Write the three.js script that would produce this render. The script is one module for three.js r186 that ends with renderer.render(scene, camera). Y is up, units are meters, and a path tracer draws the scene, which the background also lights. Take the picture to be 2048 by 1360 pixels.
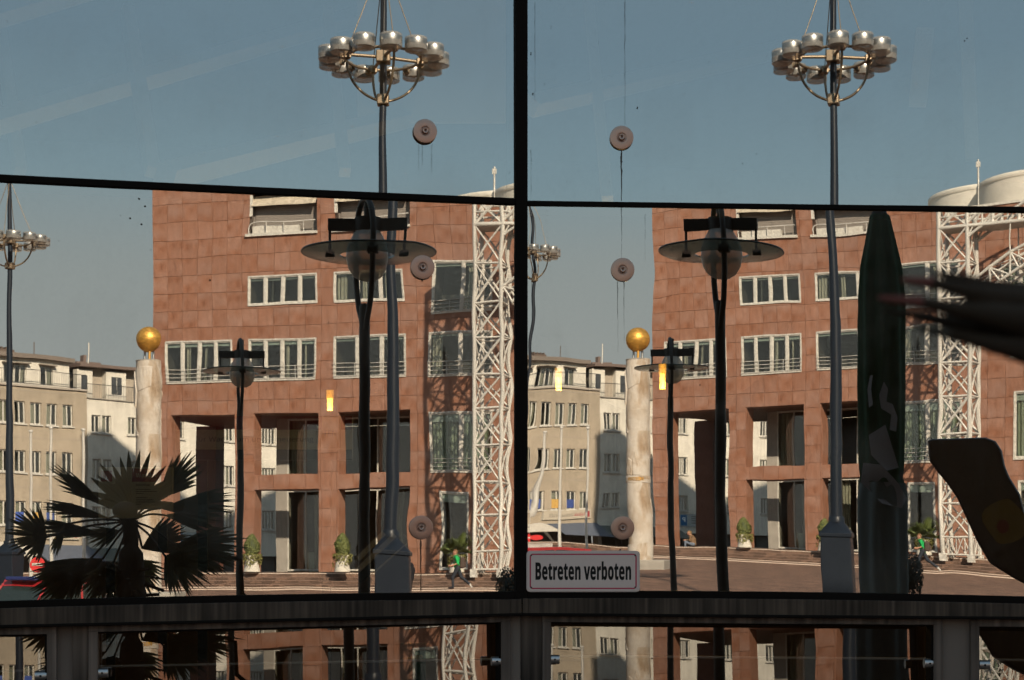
import * as THREE from 'three';
import { mergeGeometries } from 'three/addons/utils/BufferGeometryUtils.js';
import { MarchingCubes } from 'three/addons/objects/MarchingCubes.js';
import { RoundedBoxGeometry } from 'three/addons/geometries/RoundedBoxGeometry.js';

// ---------------------------------------------------------------- camera, sky, sun, exposure
const F = 3400, HOR = 1135, DIST = 4.8, EYE = 1.65;          // focal length and horizon in photo pixels, metres to the glass
const A = 10.3 * Math.PI / 180, B = 8.8 * Math.PI / 180;      // turn of the camera to the left glass plane, fold between the two planes
const sA = Math.sin(A), cA = Math.cos(A), sB = Math.sin(B), cB = Math.cos(B);
const CX = -DIST * sA - 0.0268 * cA, CZ = DIST * cA - 0.0268 * sA;

const scene = new THREE.Scene();
const camera = new THREE.PerspectiveCamera(2 * Math.atan(680 / F) * 180 / Math.PI, 1024 / 680, 0.05, 3000);
camera.position.set(CX, EYE, CZ);
camera.rotation.y = -A;
camera.setViewOffset(2048, 1360, 0, -(HOR - 680), 2048, 1360);
camera.focus = 11; camera.userData.fStop = 31;
camera.updateProjectionMatrix();
scene.add(camera);

const renderer = new THREE.WebGLRenderer({ antialias: true });
renderer.toneMapping = THREE.LinearToneMapping;
renderer.toneMappingExposure = 2.85;
renderer.shadowMap.enabled = true;

const SUN_EL = 30 * Math.PI / 180, SUN_AZ = 24.3 * Math.PI / 180;   // azimuth to the right of straight behind the mirrored view
// camera frame (lat, depth) as seen in the glass -> real ground position
const W = (lat, d) => [CX + d * sA + lat * cA, d * cA - lat * sA - CZ];
const dirW = (lat, d) => [d * sA + lat * cA, d * cA - lat * sA];
const sunH = dirW(Math.sin(SUN_AZ), -Math.cos(SUN_AZ));
const sunDir = new THREE.Vector3(sunH[0] * Math.cos(SUN_EL), Math.sin(SUN_EL), sunH[1] * Math.cos(SUN_EL));
const sun = new THREE.DirectionalLight(new THREE.Color(1, 0.845, 0.635), 4.8);
sun.position.copy(sunDir).multiplyScalar(150).add(new THREE.Vector3(0, 0, 50)); sun.target.position.set(0, 0, 50);
sun.castShadow = true; sun.shadow.mapSize.set(4096, 4096); sun.shadow.radius = 1.8;
Object.assign(sun.shadow.camera, { left: -80, right: 80, top: 80, bottom: -80, near: 1, far: 400 });
scene.add(sun, sun.target);

{ // clear afternoon sky: pale and slightly warm-grey near the horizon, blue-grey above
  const w = 512, h = 256, data = new Float32Array(w * h * 4);
  const stops = [[-90, .16, .14, .12], [-1, .16, .14, .12], [0, .30, .30, .275], [5, .272, .288, .27], [10, .238, .27, .262], [13.8, .172, .25, .282], [18, .130, .199, .245], [35, .115, .17, .215], [60, .095, .145, .20], [90, .085, .13, .19]];
  for (let y = 0; y < h; y++) {
    const el = (y + .5) / h * 180 - 90;
    let k = 0; while (k < stops.length - 2 && el > stops[k + 1][0]) k++;
    const t = Math.min(1, Math.max(0, (el - stops[k][0]) / (stops[k + 1][0] - stops[k][0])));
    for (let x = 0; x < w; x++) {
      const phi = (x + .5) / w * 2 * Math.PI - Math.PI, ce = Math.cos(el * Math.PI / 180);
      const c = ce * Math.cos(phi) * sunDir.x + Math.sin(el * Math.PI / 180) * sunDir.y + ce * Math.sin(phi) * sunDir.z;
      const q = el > 0 ? Math.pow(Math.max(0, c), 3) : 0, g = 1, glow = [2.6, 2.15, 1.7], o = (y * w + x) * 4;
      for (let i = 0; i < 3; i++) data[o + i] = (stops[k][i + 1] + (stops[k + 1][i + 1] - stops[k][i + 1]) * t) * (1 + q * glow[i]);
      data[o + 3] = 1;
    }
  }
  const t = new THREE.DataTexture(data, w, h, THREE.RGBAFormat, THREE.FloatType);
  t.mapping = THREE.EquirectangularReflectionMapping; t.magFilter = t.minFilter = THREE.LinearFilter; t.needsUpdate = true;
  scene.background = t; scene.environment = t;
}

// ---------------------------------------------------------------- helpers
let seed = 7;
const rnd = () => { seed = (seed * 1664525 + 1013904223) >>> 0; return seed / 4294967296; };
const rr = (a, b) => a + (b - a) * rnd();
const V3 = (x, y, z) => new THREE.Vector3(x, y, z);
const used = {};
function numbered(n) { const k = used[n] = (used[n] ?? -1) + 1; return k ? `${n}_${String(k).padStart(3, '0')}` : n; }
function tag(o, label, category, group, kind) {
  if (label) o.userData.label = label;
  if (category) o.userData.category = category;
  if (group) o.userData.group = group;
  if (kind) o.userData.kind = kind;
  return o;
}
function thing(name, label, category, [x, y, z] = [0, 0, 0], turn = 0, group, kind) {
  const o = new THREE.Group(); o.name = numbered(name); scene.add(o);
  o.position.set(x, y, z); o.rotation.y = turn;
  return tag(o, label, category, group, kind);
}
function metric(g) {                                      // uv in metres by the way each face points
  const p = g.attributes.position, n = g.attributes.normal, uv = new Float32Array(p.count * 2);
  for (let i = 0; i < p.count; i++) {
    const ax = Math.abs(n.getX(i)), ay = Math.abs(n.getY(i)), az = Math.abs(n.getZ(i));
    if (ay >= ax && ay >= az) { uv[2 * i] = p.getX(i); uv[2 * i + 1] = p.getZ(i); }
    else if (ax >= az) { uv[2 * i] = p.getZ(i); uv[2 * i + 1] = p.getY(i); }
    else { uv[2 * i] = p.getX(i); uv[2 * i + 1] = p.getY(i); }
  }
  g.setAttribute('uv', new THREE.BufferAttribute(uv, 2));
  return g;
}
const bx = (x0, x1, y0, y1, z0, z1) => metric(new THREE.BoxGeometry(Math.abs(x1 - x0), Math.abs(y1 - y0), Math.abs(z1 - z0)).translate((x0 + x1) / 2, (y0 + y1) / 2, (z0 + z1) / 2));
const rbx = (x0, x1, y0, y1, z0, z1, r = .02) => metric(new RoundedBoxGeometry(x1 - x0, y1 - y0, z1 - z0, 2, r).translate((x0 + x1) / 2, (y0 + y1) / 2, (z0 + z1) / 2));
const cyl = (r0, r1, y0, y1, seg = 24, x = 0, z = 0) => new THREE.CylinderGeometry(r1, r0, y1 - y0, seg).translate(x, (y0 + y1) / 2, z);
const plain = (g) => { const o = g.index ? g.toNonIndexed() : g; for (const k of Object.keys(o.attributes)) if (!['position', 'normal', 'uv'].includes(k)) o.deleteAttribute(k); return o; };
function obj(name, geos, mat, parent = scene, label) {
  const list = Array.isArray(geos) ? geos : [geos];
  const m = new THREE.Mesh(list.length === 1 ? list[0] : mergeGeometries(list.map(plain)), mat);
  m.name = parent === scene ? numbered(name) : name; m.castShadow = m.receiveShadow = true; parent.add(m);
  if (label) m.userData.label = label;
  return m;
}
const UNIT = new THREE.CylinderGeometry(1, 1, 1, 10), UNITBOX = new THREE.BoxGeometry(1, 1, 1), UP = V3(0, 1, 0);
function bar(name, p, q, r, mat, parent, flat) {           // a strut between two points; flat = square section
  const m = new THREE.Mesh(flat ? UNITBOX : UNIT, mat), d = q.clone().sub(p), L = d.length();
  m.position.copy(p).addScaledVector(d, .5); m.quaternion.setFromUnitVectors(UP, d.normalize()); m.scale.set(flat ? 2 * r : r, L, flat ? 2 * r : r);
  m.name = parent === scene ? numbered(name) : name; m.castShadow = m.receiveShadow = true; parent.add(m); return m;
}
function barGeo(p, q, r, seg = 6) {
  const d = q.clone().sub(p), L = d.length(), g = new THREE.CylinderGeometry(r, r, L, seg);
  g.applyQuaternion(new THREE.Quaternion().setFromUnitVectors(UP, d.normalize())); return g.translate((p.x + q.x) / 2, (p.y + q.y) / 2, (p.z + q.z) / 2);
}
const tube = (pts, r, n = 32, seg = 8) => new THREE.TubeGeometry(new THREE.CatmullRomCurve3(pts), n, r, seg);
const lathe = (pts, seg = 32) => new THREE.LatheGeometry(pts.map(([x, y]) => new THREE.Vector2(x, y)), seg);
function subtract(rects, [x0, x1, y0, y1]) {               // rectangles minus a rectangle
  const out = [];
  for (const [a, b, c, d] of rects) {
    if (x0 >= b || x1 <= a || y0 >= d || y1 <= c) { out.push([a, b, c, d]); continue; }
    const l = Math.max(a, x0), r = Math.min(b, x1);
    if (l > a) out.push([a, l, c, d]);
    if (r < b) out.push([r, b, c, d]);
    if (y0 > c) out.push([l, r, c, y0]);
    if (y1 < d) out.push([l, r, y1, d]);
  }
  return out;
}
// ---- noise
const hash = (x, y) => { let h = (Math.imul(x, 374761393) + Math.imul(y, 668265263)) | 0; h = Math.imul(h ^ (h >>> 13), 1274126177); return ((h ^ (h >>> 16)) >>> 0) / 4294967296; };
function vnoise(x, y) {
  const xi = Math.floor(x), yi = Math.floor(y), fx = x - xi, fy = y - yi;
  const q = (t) => t * t * t * (t * (6 * t - 15) + 10), u = q(fx), v = q(fy);
  const a = hash(xi, yi), b = hash(xi + 1, yi), c = hash(xi, yi + 1), d = hash(xi + 1, yi + 1);
  return (a + (b - a) * u) * (1 - v) + (c + (d - c) * u) * v - .5;
}
const pnoise = (x, y, px, py) => {                         // tiling value noise
  const xi = Math.floor(x), yi = Math.floor(y), fx = x - xi, fy = y - yi, m = (a, n) => ((a % n) + n) % n;
  const u = fx * fx * (3 - 2 * fx), v = fy * fy * (3 - 2 * fy);
  const a = hash(m(xi, px), m(yi, py)), b = hash(m(xi + 1, px), m(yi, py)), c = hash(m(xi, px), m(yi + 1, py)), d = hash(m(xi + 1, px), m(yi + 1, py));
  return (a + (b - a) * u) * (1 - v) + (c + (d - c) * u) * v;
};
function grain(size, fn, srgb = true) {                    // fn(u, v) -> [r, g, b] 0..1
  const d = new Uint8Array(size * size * 4);
  for (let y = 0; y < size; y++) for (let x = 0; x < size; x++) { const c = fn(x / size, y / size), o = (y * size + x) * 4; for (let i = 0; i < 3; i++) d[o + i] = Math.max(0, Math.min(255, c[i] * 255)); d[o + 3] = 255; }
  const t = new THREE.DataTexture(d, size, size); t.wrapS = t.wrapT = THREE.RepeatWrapping; t.magFilter = THREE.LinearFilter; t.minFilter = THREE.LinearMipmapLinearFilter; t.generateMipmaps = true;
  if (srgb) t.colorSpace = THREE.SRGBColorSpace; t.needsUpdate = true; return t;
}
const rep = (t, sx, sy = sx) => { const c = t.clone(); c.repeat.set(1 / sx, 1 / sy); c.needsUpdate = true; return c; };
const fbm = (u, v, fx, fy) => { let s = 0, a = .5; for (let o = 0; o < 4; o++) { s += a * pnoise(u * fx, v * fy, fx, fy); fx *= 2; fy *= 2; a *= .5; } return s / .94; };
const stoneTex = grain(512, (u, v) => { const n = fbm(u, v, 5, 4), s = fbm(u, v, 40, 4), f = fbm(u, v, 96, 96), k = .84 + .14 * (n - .5) + .16 * (s - .5) + .14 * (f - .5); return [k * 1.02, k * (1 + .2 * (n - .5)), k * (1 + .4 * (n - .5))]; });
const plasterTex = grain(512, (u, v) => { const k = .86 + .16 * (fbm(u, v, 4, 4) - .5) + .1 * (fbm(u, v, 24, 3) - .5) + .08 * (fbm(u, v, 120, 120) - .5); return [k, k * .995, k * .985]; });
const dirtTex = grain(512, (u, v) => { const s = fbm(u, v, 60, 2), n = fbm(u, v, 4, 5), k = .62 + .5 * (s - .5) + .4 * (n - .5); return [k, k * .97, k * .94]; });
const stainTex = grain(512, (u, v) => { const r = fbm(u, v, 14, 3), n = fbm(u, v, 5, 6), f = fbm(u, v, 90, 90), s = Math.max(0, r - .5) * 1.5 + Math.max(0, n - .55) * 1.2, k = .86 + .16 * (f - .5); return [k - .35 * s, k - .48 * s, k - .62 * s]; });
const paveTex = grain(512, (u, v) => { const row = Math.floor(v * 16), x = u * 8 + (row % 2) * .5, e = Math.min(x % 1, 1 - x % 1) < .03 || (v * 16) % 1 < .07, k = e ? .5 : .75 + .3 * (hash(Math.floor(x) % 8, row) - .5) + .2 * (fbm(u, v, 60, 60) - .5); return [k, k * .97, k * .94]; });
const fineTex = grain(256, (u, v) => { const k = .8 + .3 * (fbm(u, v, 12, 12) - .5) + .2 * (fbm(u, v, 90, 90) - .5); return [k, k, k]; });
const S = (r, g, b, o = {}) => { const { p, ...q } = o; return new (p ? THREE.MeshPhysicalMaterial : THREE.MeshStandardMaterial)({ color: new THREE.Color().setRGB(r, g, b), roughness: .7, ...q }); };
const M = {
  frame: S(.21, .165, .14, { p: true, specularIntensity: .25, roughness: .6, map: rep(dirtTex, .8, 1.3) }),
  black: S(.007, .005, .004, { p: true, specularIntensity: .12, roughness: .8 }),
  spandrel: S(.165, .122, .095, { p: true, specularIntensity: .25, roughness: .65, map: rep(dirtTex, .7, .9) }),
  steel: S(.40, .39, .38, { metalness: 1, roughness: .42 }),
  disc: S(.62, .42, .34, { metalness: .85, roughness: .36, map: rep(fineTex, .05) }),
  rust: S(.05, .035, .025, { roughness: 1 }),
  white: S(.82, .78, .70, { roughness: .55, map: rep(fineTex, .6) }),
  whiteSteel: S(.84, .80, .73, { roughness: .4, map: rep(fineTex, 1.5) }),
  plaster: S(.80, .76, .68, { roughness: .9, map: rep(plasterTex, 4) }),
  beige: S(.46, .39, .305, { roughness: .9, map: rep(plasterTex, 4) }),
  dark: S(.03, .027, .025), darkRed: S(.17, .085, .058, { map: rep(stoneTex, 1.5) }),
  interior: S(.40, .31, .24, { roughness: .9, map: rep(plasterTex, 3) }),
  concrete: S(.42, .39, .35, { roughness: .9, map: rep(plasterTex, 2) }),
  lampGreen: S(.034, .034, .030, { p: true, specularIntensity: .5, roughness: .45 }),
  mast: S(.011, .016, .025, { p: true, specularIntensity: .45, roughness: .4 }),
  bronze: S(.25, .19, .13, { roughness: .45, metalness: .6 }),
  gold: S(1, .53, .11, { metalness: .65, roughness: .45, map: rep(fineTex, .5) }),
  pane: S(.86, .87, .84, { p: true, transmission: 1, roughness: .02, ior: 1.72, thickness: 0 }),
  curtain: S(.52, .51, .43, { roughness: .95, map: rep(fineTex, .3, 3) }),
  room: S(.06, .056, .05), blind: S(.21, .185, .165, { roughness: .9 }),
  awning: S(.72, .62, .48, { roughness: .9, map: rep(fineTex, 1) }),
  leaf: S(.075, .10, .022, { roughness: .6 }), darkLeaf: S(.028, .04, .016, { roughness: .5 }),
  trunk: S(.05, .04, .03, { roughness: 1 }),
};
const glassMat = (ior, c) => new THREE.MeshPhysicalMaterial({ color: new THREE.Color().setRGB(...c), roughness: 0, metalness: 0, transmission: 1, thickness: 0, ior, specularIntensity: 1 });
const mirrorGlass = glassMat(4.2, [.5, .52, .5]), doorGlass = glassMat(2.3, [.45, .42, .4]);

// photo pixel at depth d, as seen in the left glass -> real point; the same for the right glass and straight through
function atL(px, py, d) { const [x, z] = W((px - 1024) / F * d, d); return V3(x, EYE + (HOR - py) / F * d, z); }
function through(px, py, d) { const l = (px - 1024) / F * d; return V3(CX + d * sA + l * cA, EYE + (HOR - py) / F * d, CZ - d * cA + l * sA); }
function atR(px, py, d) { const v = through(px, py, d), k = -v.x * sB + v.z * cB; return V3(v.x + 2 * k * sB, v.y, v.z - 2 * k * cB); }
// photo pixel -> [along the wall, height] on the left plane (z = 0) and the right plane
function onL(px, py) { const d = through(px, py, 1), t = CZ / (CZ - d.z); return [CX + (d.x - CX) * t, EYE + (d.y - EYE) * t]; }
function onR(px, py) { const d = through(px, py, 1), n = (x, z) => -x * sB + z * cB, c = n(CX, CZ), t = c / (c - n(d.x, d.z)), x = CX + (d.x - CX) * t, z = CZ + (d.z - CZ) * t; return [x * cB + z * sB, EYE + (d.y - EYE) * t]; }
const RM = new THREE.Matrix4().makeRotationY(-B);
// ---------------------------------------------------------------- the glass hall whose panes mirror the square
const hall = thing('glass_hall', 'dark framed glass hall front whose large panes mirror the sunlit square', 'building');
const flat = (right, pts) => pts.map(([x, y]) => right ? onR(x, y) : onL(x, y));
function slab(right, pts, z0, z1) {                        // a polygon on a facade plane given by photo pixels, extruded from z0 to z1
  const q = flat(right, pts), sh = new THREE.Shape(q.map(([x, y]) => new THREE.Vector2(x, y)));
  let g = new THREE.ExtrudeGeometry(sh, { depth: z1 - z0, bevelEnabled: z1 - z0 > .02, bevelSize: .0015, bevelThickness: .0015, bevelSegments: 1 }).translate(0, 0, z0);
  g = metric(g); return right ? g.applyMatrix4(RM) : g;
}
const PX = DIST / F;                                       // metres per photo pixel on the glass
// a pane: its outline in photo pixels (upper left, upper right, lower right, lower left) and a height field H in pixels squared, whose slope bends the mirror image by (dH/dx, dH/dy) pixels
function pane(right, c, H, mat, z, label) {
  const nx = 240, ny = 200, pos = [], nor = [], uv = [], idx = [], k = PX / (2 * F);
  for (let j = 0; j <= ny; j++) for (let i = 0; i <= nx; i++) {
    const u = i / nx, v = j / ny, m = (a, b, t) => a + (b - a) * t;
    const x = m(m(c[0][0], c[1][0], u), m(c[3][0], c[2][0], u), v), y = m(m(c[0][1], c[1][1], u), m(c[3][1], c[2][1], u), v);
    const [s, t] = right ? onR(x, y) : onL(x, y), e = 2;
    const hx = (H(x + e, y) - H(x - e, y)) / (2 * e), hy = (H(x, y + e) - H(x, y - e)) / (2 * e);   // pixels
    pos.push(s, t, z + (H(x, y) - H(c[3][0] * .5 + c[2][0] * .5, c[3][1])) * k);
    const n = V3(-hx / (2 * F), hy / (2 * F), 1).normalize(); nor.push(n.x, n.y, n.z); uv.push(s, t);
    if (i < nx && j < ny) { const a = j * (nx + 1) + i, b = a + nx + 1; idx.push(a, b, a + 1, b, b + 1, a + 1); }
  }
  const g = new THREE.BufferGeometry();
  g.setAttribute('position', new THREE.Float32BufferAttribute(pos, 3)); g.setAttribute('normal', new THREE.Float32BufferAttribute(nor, 3)); g.setAttribute('uv', new THREE.Float32BufferAttribute(uv, 2)); g.setIndex(idx);
  if (right) g.applyMatrix4(RM);
  return obj('glass_pane', g, mat, hall, label);
}
const wave = (x, y, L, amp, o = 0) => vnoise(x / L + o, y / L + o * 1.7) * amp * L * .55;
const bump = (x, y, cx, cy, s, k) => k * s * s * Math.exp(-((x - cx) ** 2 + (y - cy) ** 2) / (2 * s * s));
const edge = (d, s, k) => k * s * Math.exp(-d / s);
const DISCS_L = [[850, 263], [845, 535], [842, 1055]], DISCS_R = [[1243, 276], [1245, 540], [1245, 1056]];
const ripple = (x, y, list, k) => list.reduce((s, [a, b]) => s - bump(x, y, a, b, 42, k), 0);
const HLL = (x, y) => wave(x, y, 190, 2.6) + wave(x, y, 75, 2.3, 11) + wave(x, y, 38, 1.2, 31) + ripple(x, y, DISCS_L, .34) + edge(1031 - x, 22, 5) * Math.sin(y / 17);
const dxR = (x) => x < 1300 ? -.0011 / 3 * (1300 - x) ** 3 : x < 1850 ? -.000215 / 3 * (x - 1280) ** 3 + .0000005 : -13270 - 70 * (x - 1850);
const qR = (y) => y > 860 ? 9 * ((y - 860) / 240) ** 2 * (y - 860) : 0;
const wR = (x) => 1.45 + .75 * (1490 - x) / 390;
const sst = (t) => { t = Math.max(0, Math.min(1, t)); return t * t * (3 - 2 * t); };
const HLR = (x, y) => dxR(x) - (y < 740 ? 23 * sst((x - 1300) / 580) * (740 - y) ** 2 / 400 : 0) - 5 * y - wR(x) * qR(y) + wave(x, y, 170, 3, 5) + wave(x, y, 62, 3.4, 17) + wave(x, y, 34, 1.5, 47) + ripple(x, y, DISCS_R, .3) + edge(x - 1054, 26, 4) * Math.sin(y / 15) - (x > 1054 ? .4 * 40 * (1 - Math.exp(-(x - 1054) / 40)) * 80 * 140 * Math.log(Math.cosh((y - 560) / 140)) / 140 : 0);
const HUL = (x, y) => -20 * x + 61 * y + wave(x, y, 210, 2, 3) + wave(x, y, 80, 1.0, 23) + ripple(x, y, DISCS_L, .2);
const HUR = (x, y) => -33 * x - .04375 * (x - 1667) ** 2 + 80 * y + wave(x, y, 200, 2.4, 9) + wave(x, y, 64, 1.5, 29) + ripple(x, y, DISCS_R, .2);
const HDL = (x, y) => -33 * x - .043 * (x - 620) ** 2 + 332 * y + wave(x, y, 150, 4, 13) + wave(x, y, 60, 2.5, 41) - bump(x, y, 985, 1325, 50, .5);
const HDR = (x, y) => 4 * x + 455 * y + wave(x, y, 160, 4, 19) + wave(x, y, 60, 2.5, 43) - bump(x, y, 1960, 1310, 60, .5);
// joint lines, in photo pixels
const jT = (x) => x < 1040 ? 350.5 + .0526 * x - .0000064 * x * x : 403 + .0142 * (x - 1053) - .000002 * (x - 1053) ** 2;
const jB = (x) => jT(x) + 11 + (x < 300 ? .8 : 0) + (x > 1040 ? -3 : 0);
const sill = (x) => x < 1040 ? 1203 - .0305 * x + .0000125 * x * x : 1183 - .0045 * (x - 1055) + .0000155 * (x - 1055) ** 2;
const LX = -560, RX = 2620, TOPY = -620;
pane(false, [[LX, TOPY], [1036, TOPY], [1036, jT(1036) + 3], [LX, jT(LX) + 3]], HUL, mirrorGlass, -.004, 'upper left pane with only pale blue sky and the lamp crown mirrored');
pane(true, [[1048, TOPY], [RX, TOPY], [RX, jT(RX) + 3], [1048, jT(1048) + 3]], HUR, mirrorGlass, -.004, 'upper right pane mirroring sky and two white roof drums');
pane(false, [[LX, jB(LX) - 3], [1036, jB(1036) - 3], [1036, sill(1036) + 4], [LX, sill(LX) + 4]], HLL, mirrorGlass, -.004, 'lower left pane mirroring the red building and a fan palm');
pane(true, [[1048, jB(1048) - 3], [RX, jB(RX) - 3], [RX, sill(RX) + 4], [1048, sill(1048) + 4]], HLR, mirrorGlass, -.004, 'lower right pane mirroring the golden ball column and a closed parasol');

// frame members
const linePts = (f0, f1, x0, x1, n) => { const a = [], b = []; for (let i = 0; i <= n; i++) { const x = x0 + (x1 - x0) * i / n; a.push([x, f0(x)]); b.unshift([x, f1(x)]); } return [...a, ...b]; };
obj('mullion', [slab(false, [[1033, TOPY], [1043, TOPY], [1042, 1207], [1031, 1207]], -.16, .012), slab(true, [[1043, TOPY], [1054, TOPY], [1054, 1207], [1042, 1207]], -.16, .012)], M.black, hall);
obj('transom', slab(false, linePts(jT, jB, LX, 1032, 20), -.12, .006), M.black, hall);
obj('transom', slab(true, linePts(jT, jB, 1054, RX, 20), -.12, .006), M.black, hall);
obj('gasket', slab(false, linePts(sill, (x) => sill(x) + 15, LX, 1040, 20), -.12, .010), M.black, hall);
obj('gasket', slab(true, linePts(sill, (x) => sill(x) + 14, 1044, RX, 20), -.12, .010), M.black, hall);
const spBot = (x) => x < 1040 ? 1252 - .0225 * x : 1228 + .0075 * (x - 1060);
const spTop = (x) => sill(x) + 14.5;
// spandrel sheets, split where the photograph shows butt joints
const spanL = [LX, 1019, 1041], spanR = [1045, 1057, RX];
for (let i = 0; i < 2; i++) obj('spandrel', slab(false, linePts(spTop, spBot, spanL[i] + 1, spanL[i + 1] - 1, 12), -.10, .018), M.spandrel, hall);
for (let i = 0; i < 2; i++) obj('spandrel', slab(true, linePts(spTop, spBot, spanR[i] + 1, spanR[i + 1] - 1, 12), -.10, .018), M.spandrel, hall);
obj('shadow_strip', [slab(false, linePts((x) => spBot(x) - 1.5, (x) => spBot(x) + 2.2, LX, 1041, 12), -.08, .03)], M.black, hall);  // black strip standing in for the thin shadow line under the spandrel
obj('shadow_strip', [slab(true, linePts((x) => spBot(x) - 1.5, (x) => spBot(x) + 2.2, 1045, RX, 12), -.08, .03)], M.black, hall);
// glazed doors below: frames, posts, panes, clamps
const BOT = 2260, M2 = S(.25, .20, .175, { p: true, specularIntensity: .25, roughness: .6, map: rep(dirtTex, .9, 1.1) }), M3 = S(.14, .11, .092, { p: true, specularIntensity: .25, roughness: .6 });
function post(right, x0, x1, mat, z = .0) { obj('post', slab(right, [[x0, spBot(x0) + 2], [x1, spBot(x1) + 2], [x1, BOT], [x0, BOT]], -.12, z), mat, hall); }
function door(right, x0, x1, t0, t1, fw, H, label) {        // glass from x0 to x1 under a top rail, framed by stiles of fw pixels
  const topL = spBot(x0) + 2, topR = spBot(x1) + 2;
  obj('door_frame', [slab(right, [[x0 - fw, topL], [x1 + fw, topR], [x1 + fw, t1], [x0 - fw, t0]], -.07, .004),
    slab(right, [[x0 - fw, t0 + .5], [x0, t0 + .5], [x0, BOT], [x0 - fw, BOT]], -.07, .0035), slab(right, [[x1, t1 + .5], [x1 + fw, t1 + .5], [x1 + fw, BOT], [x1, BOT]], -.07, .0035)], M2, hall);
  obj('gasket', [slab(right, [[x0, t0], [x1, t1], [x1, t1 + 3], [x0, t0 + 3]], -.06, -.002), slab(right, [[x1 - 4, t1 + 3], [x1, t1 + 3], [x1, BOT], [x1 - 4, BOT]], -.06, -.003)], M.black, hall);
  pane(right, [[x0 - 3, t0 - 3], [x1 + 3, t1 - 3], [x1 + 3, BOT], [x0 - 3, BOT]], H, doorGlass, -.03, label);
}
door(false, -330, 95, 1275, 1267, 17, HDL, 'small dark lower pane at the far left');
door(false, 195, 1003, 1263, 1243, 17, HDL, 'wide dark lower pane under the palm and red building');
door(true, 1101, 1868, 1243, 1249, 15, HDR, 'wide dark lower pane under the notice sign');
door(true, 1957, 2500, 1252, 1257, 15, HDR, 'narrow dark lower pane at the far right');
post(false, 113, 146, M3, -.02); post(false, 146, 177, M.frame, -.008);
post(false, 1021, 1042, M3, -.01); post(true, 1043, 1085, M.frame, -.006);
post(true, 1884, 1941, M3, -.012);
// steel glass clamps
for (const [r, x, y, w] of [[0, 81, 1352, 22], [0, 204, 1346, 22], [0, 994, 1323, 20], [1, 1110, 1319, 19], [1, 1860, 1327, 20], [1, 1970, 1330, 21]]) {
  const [s, t] = r ? onR(x, y) : onL(x, y), g = new THREE.CylinderGeometry(9.5 * PX, 9.5 * PX, w * PX, 24).rotateZ(Math.PI / 2).translate(s, t, -.012);
  const h = new THREE.CylinderGeometry(2 * PX, 2 * PX, .004, 10).rotateX(Math.PI / 2).translate(s, t, 9.5 * PX - .0125);
  if (r) { g.applyMatrix4(RM); h.applyMatrix4(RM); }
  const c = obj('glass_clamp', g, M.steel, hall); obj('screw', h, M.black, c);
}
// point fixings: a thin turned disc with a hexagonal bolt
for (const [r, list] of [[0, DISCS_L], [1, DISCS_R]]) for (const [x, y] of list) {
  const [s, t] = r ? onR(x, y) : onL(x, y), R = 23.6 * PX;
  const put = (g) => { g.rotateX(Math.PI / 2).translate(s, t, .0005); if (r) g.applyMatrix4(RM); return g; };
  const d = obj('point_fixing', put(lathe([[R * .97, 0], [R, .0015], [R, .0055], [R * .975, .0068], [R * .42, .0078], [R * .40, .0060], [R * .30, .0055], [.0001, .0055]], 56)), M.disc, hall);
  obj('bolt', put(lathe([[R * .29, .0055], [R * .29, .0078], [R * .25, .0082], [R * .24, .0125], [R * .22, .0135], [R * .085, .0135], [R * .085, .0085], [.0001, .0085]], 24)), M.disc, d);
}
// rust runs and old water marks on the glass
function streak(right, x, y0, y1, w, mat) {               // one ragged run of dirt
  const l = [], r = []; let a = y0;
  while (a < y1) { const ww = w * rr(.35, 1.2) * (1 - .6 * (a - y0) / (y1 - y0)), o = rr(-.5, .5); l.push([x + o - ww / 2, a]); r.unshift([x + o + ww / 2, a]); a += rr(5, 22); }
  l.push([x - w * .12, y1]); r.unshift([x + w * .12, y1]);
  obj('rust_streak', slab(right, [...r, ...l], .0008, .0014), mat, hall);
}
const faint = new THREE.MeshStandardMaterial({ color: new THREE.Color().setRGB(.06, .055, .05), roughness: 1, transparent: true, opacity: .22 });
const mid = new THREE.MeshStandardMaterial({ color: new THREE.Color().setRGB(.05, .04, .03), roughness: 1, transparent: true, opacity: .45 });
streak(true, 1243, 300, 402, 3, M.rust); streak(true, 1243, 408, 516, 2.2, mid);
for (const [x, y0, y1, w, m] of [[1235, 563, 640, 2.4, mid], [1248, 563, 625, 2, mid], [1236, 640, 705, 1.6, faint], [1248, 625, 690, 1.4, faint], [1290, 428, 520, 1.6, faint], [1070, 5, 200, 1.5, faint], [1062, 300, 398, 1.5, faint], [1250, 0, 250, 1.5, faint], [1064, 430, 660, 2, faint], [1232, 1079, 1092, 3, M.rust], [1243, 1079, 1088, 3, M.rust], [1240, 1098, 1104, 6, M.rust]]) streak(true, x, y0, y1, w, m);
for (const [x, y0, y1, w, m] of [[842, 1079, 1183, 2.6, M.rust], [845, 287, 330, 1.4, faint], [864, 287, 345, 1.6, faint], [838, 287, 340, 1.2, faint], [845, 558, 563, 5, M.rust], [1031, 70, 130, 1.4, faint]]) streak(false, x, y0, y1, w, m);
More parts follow.
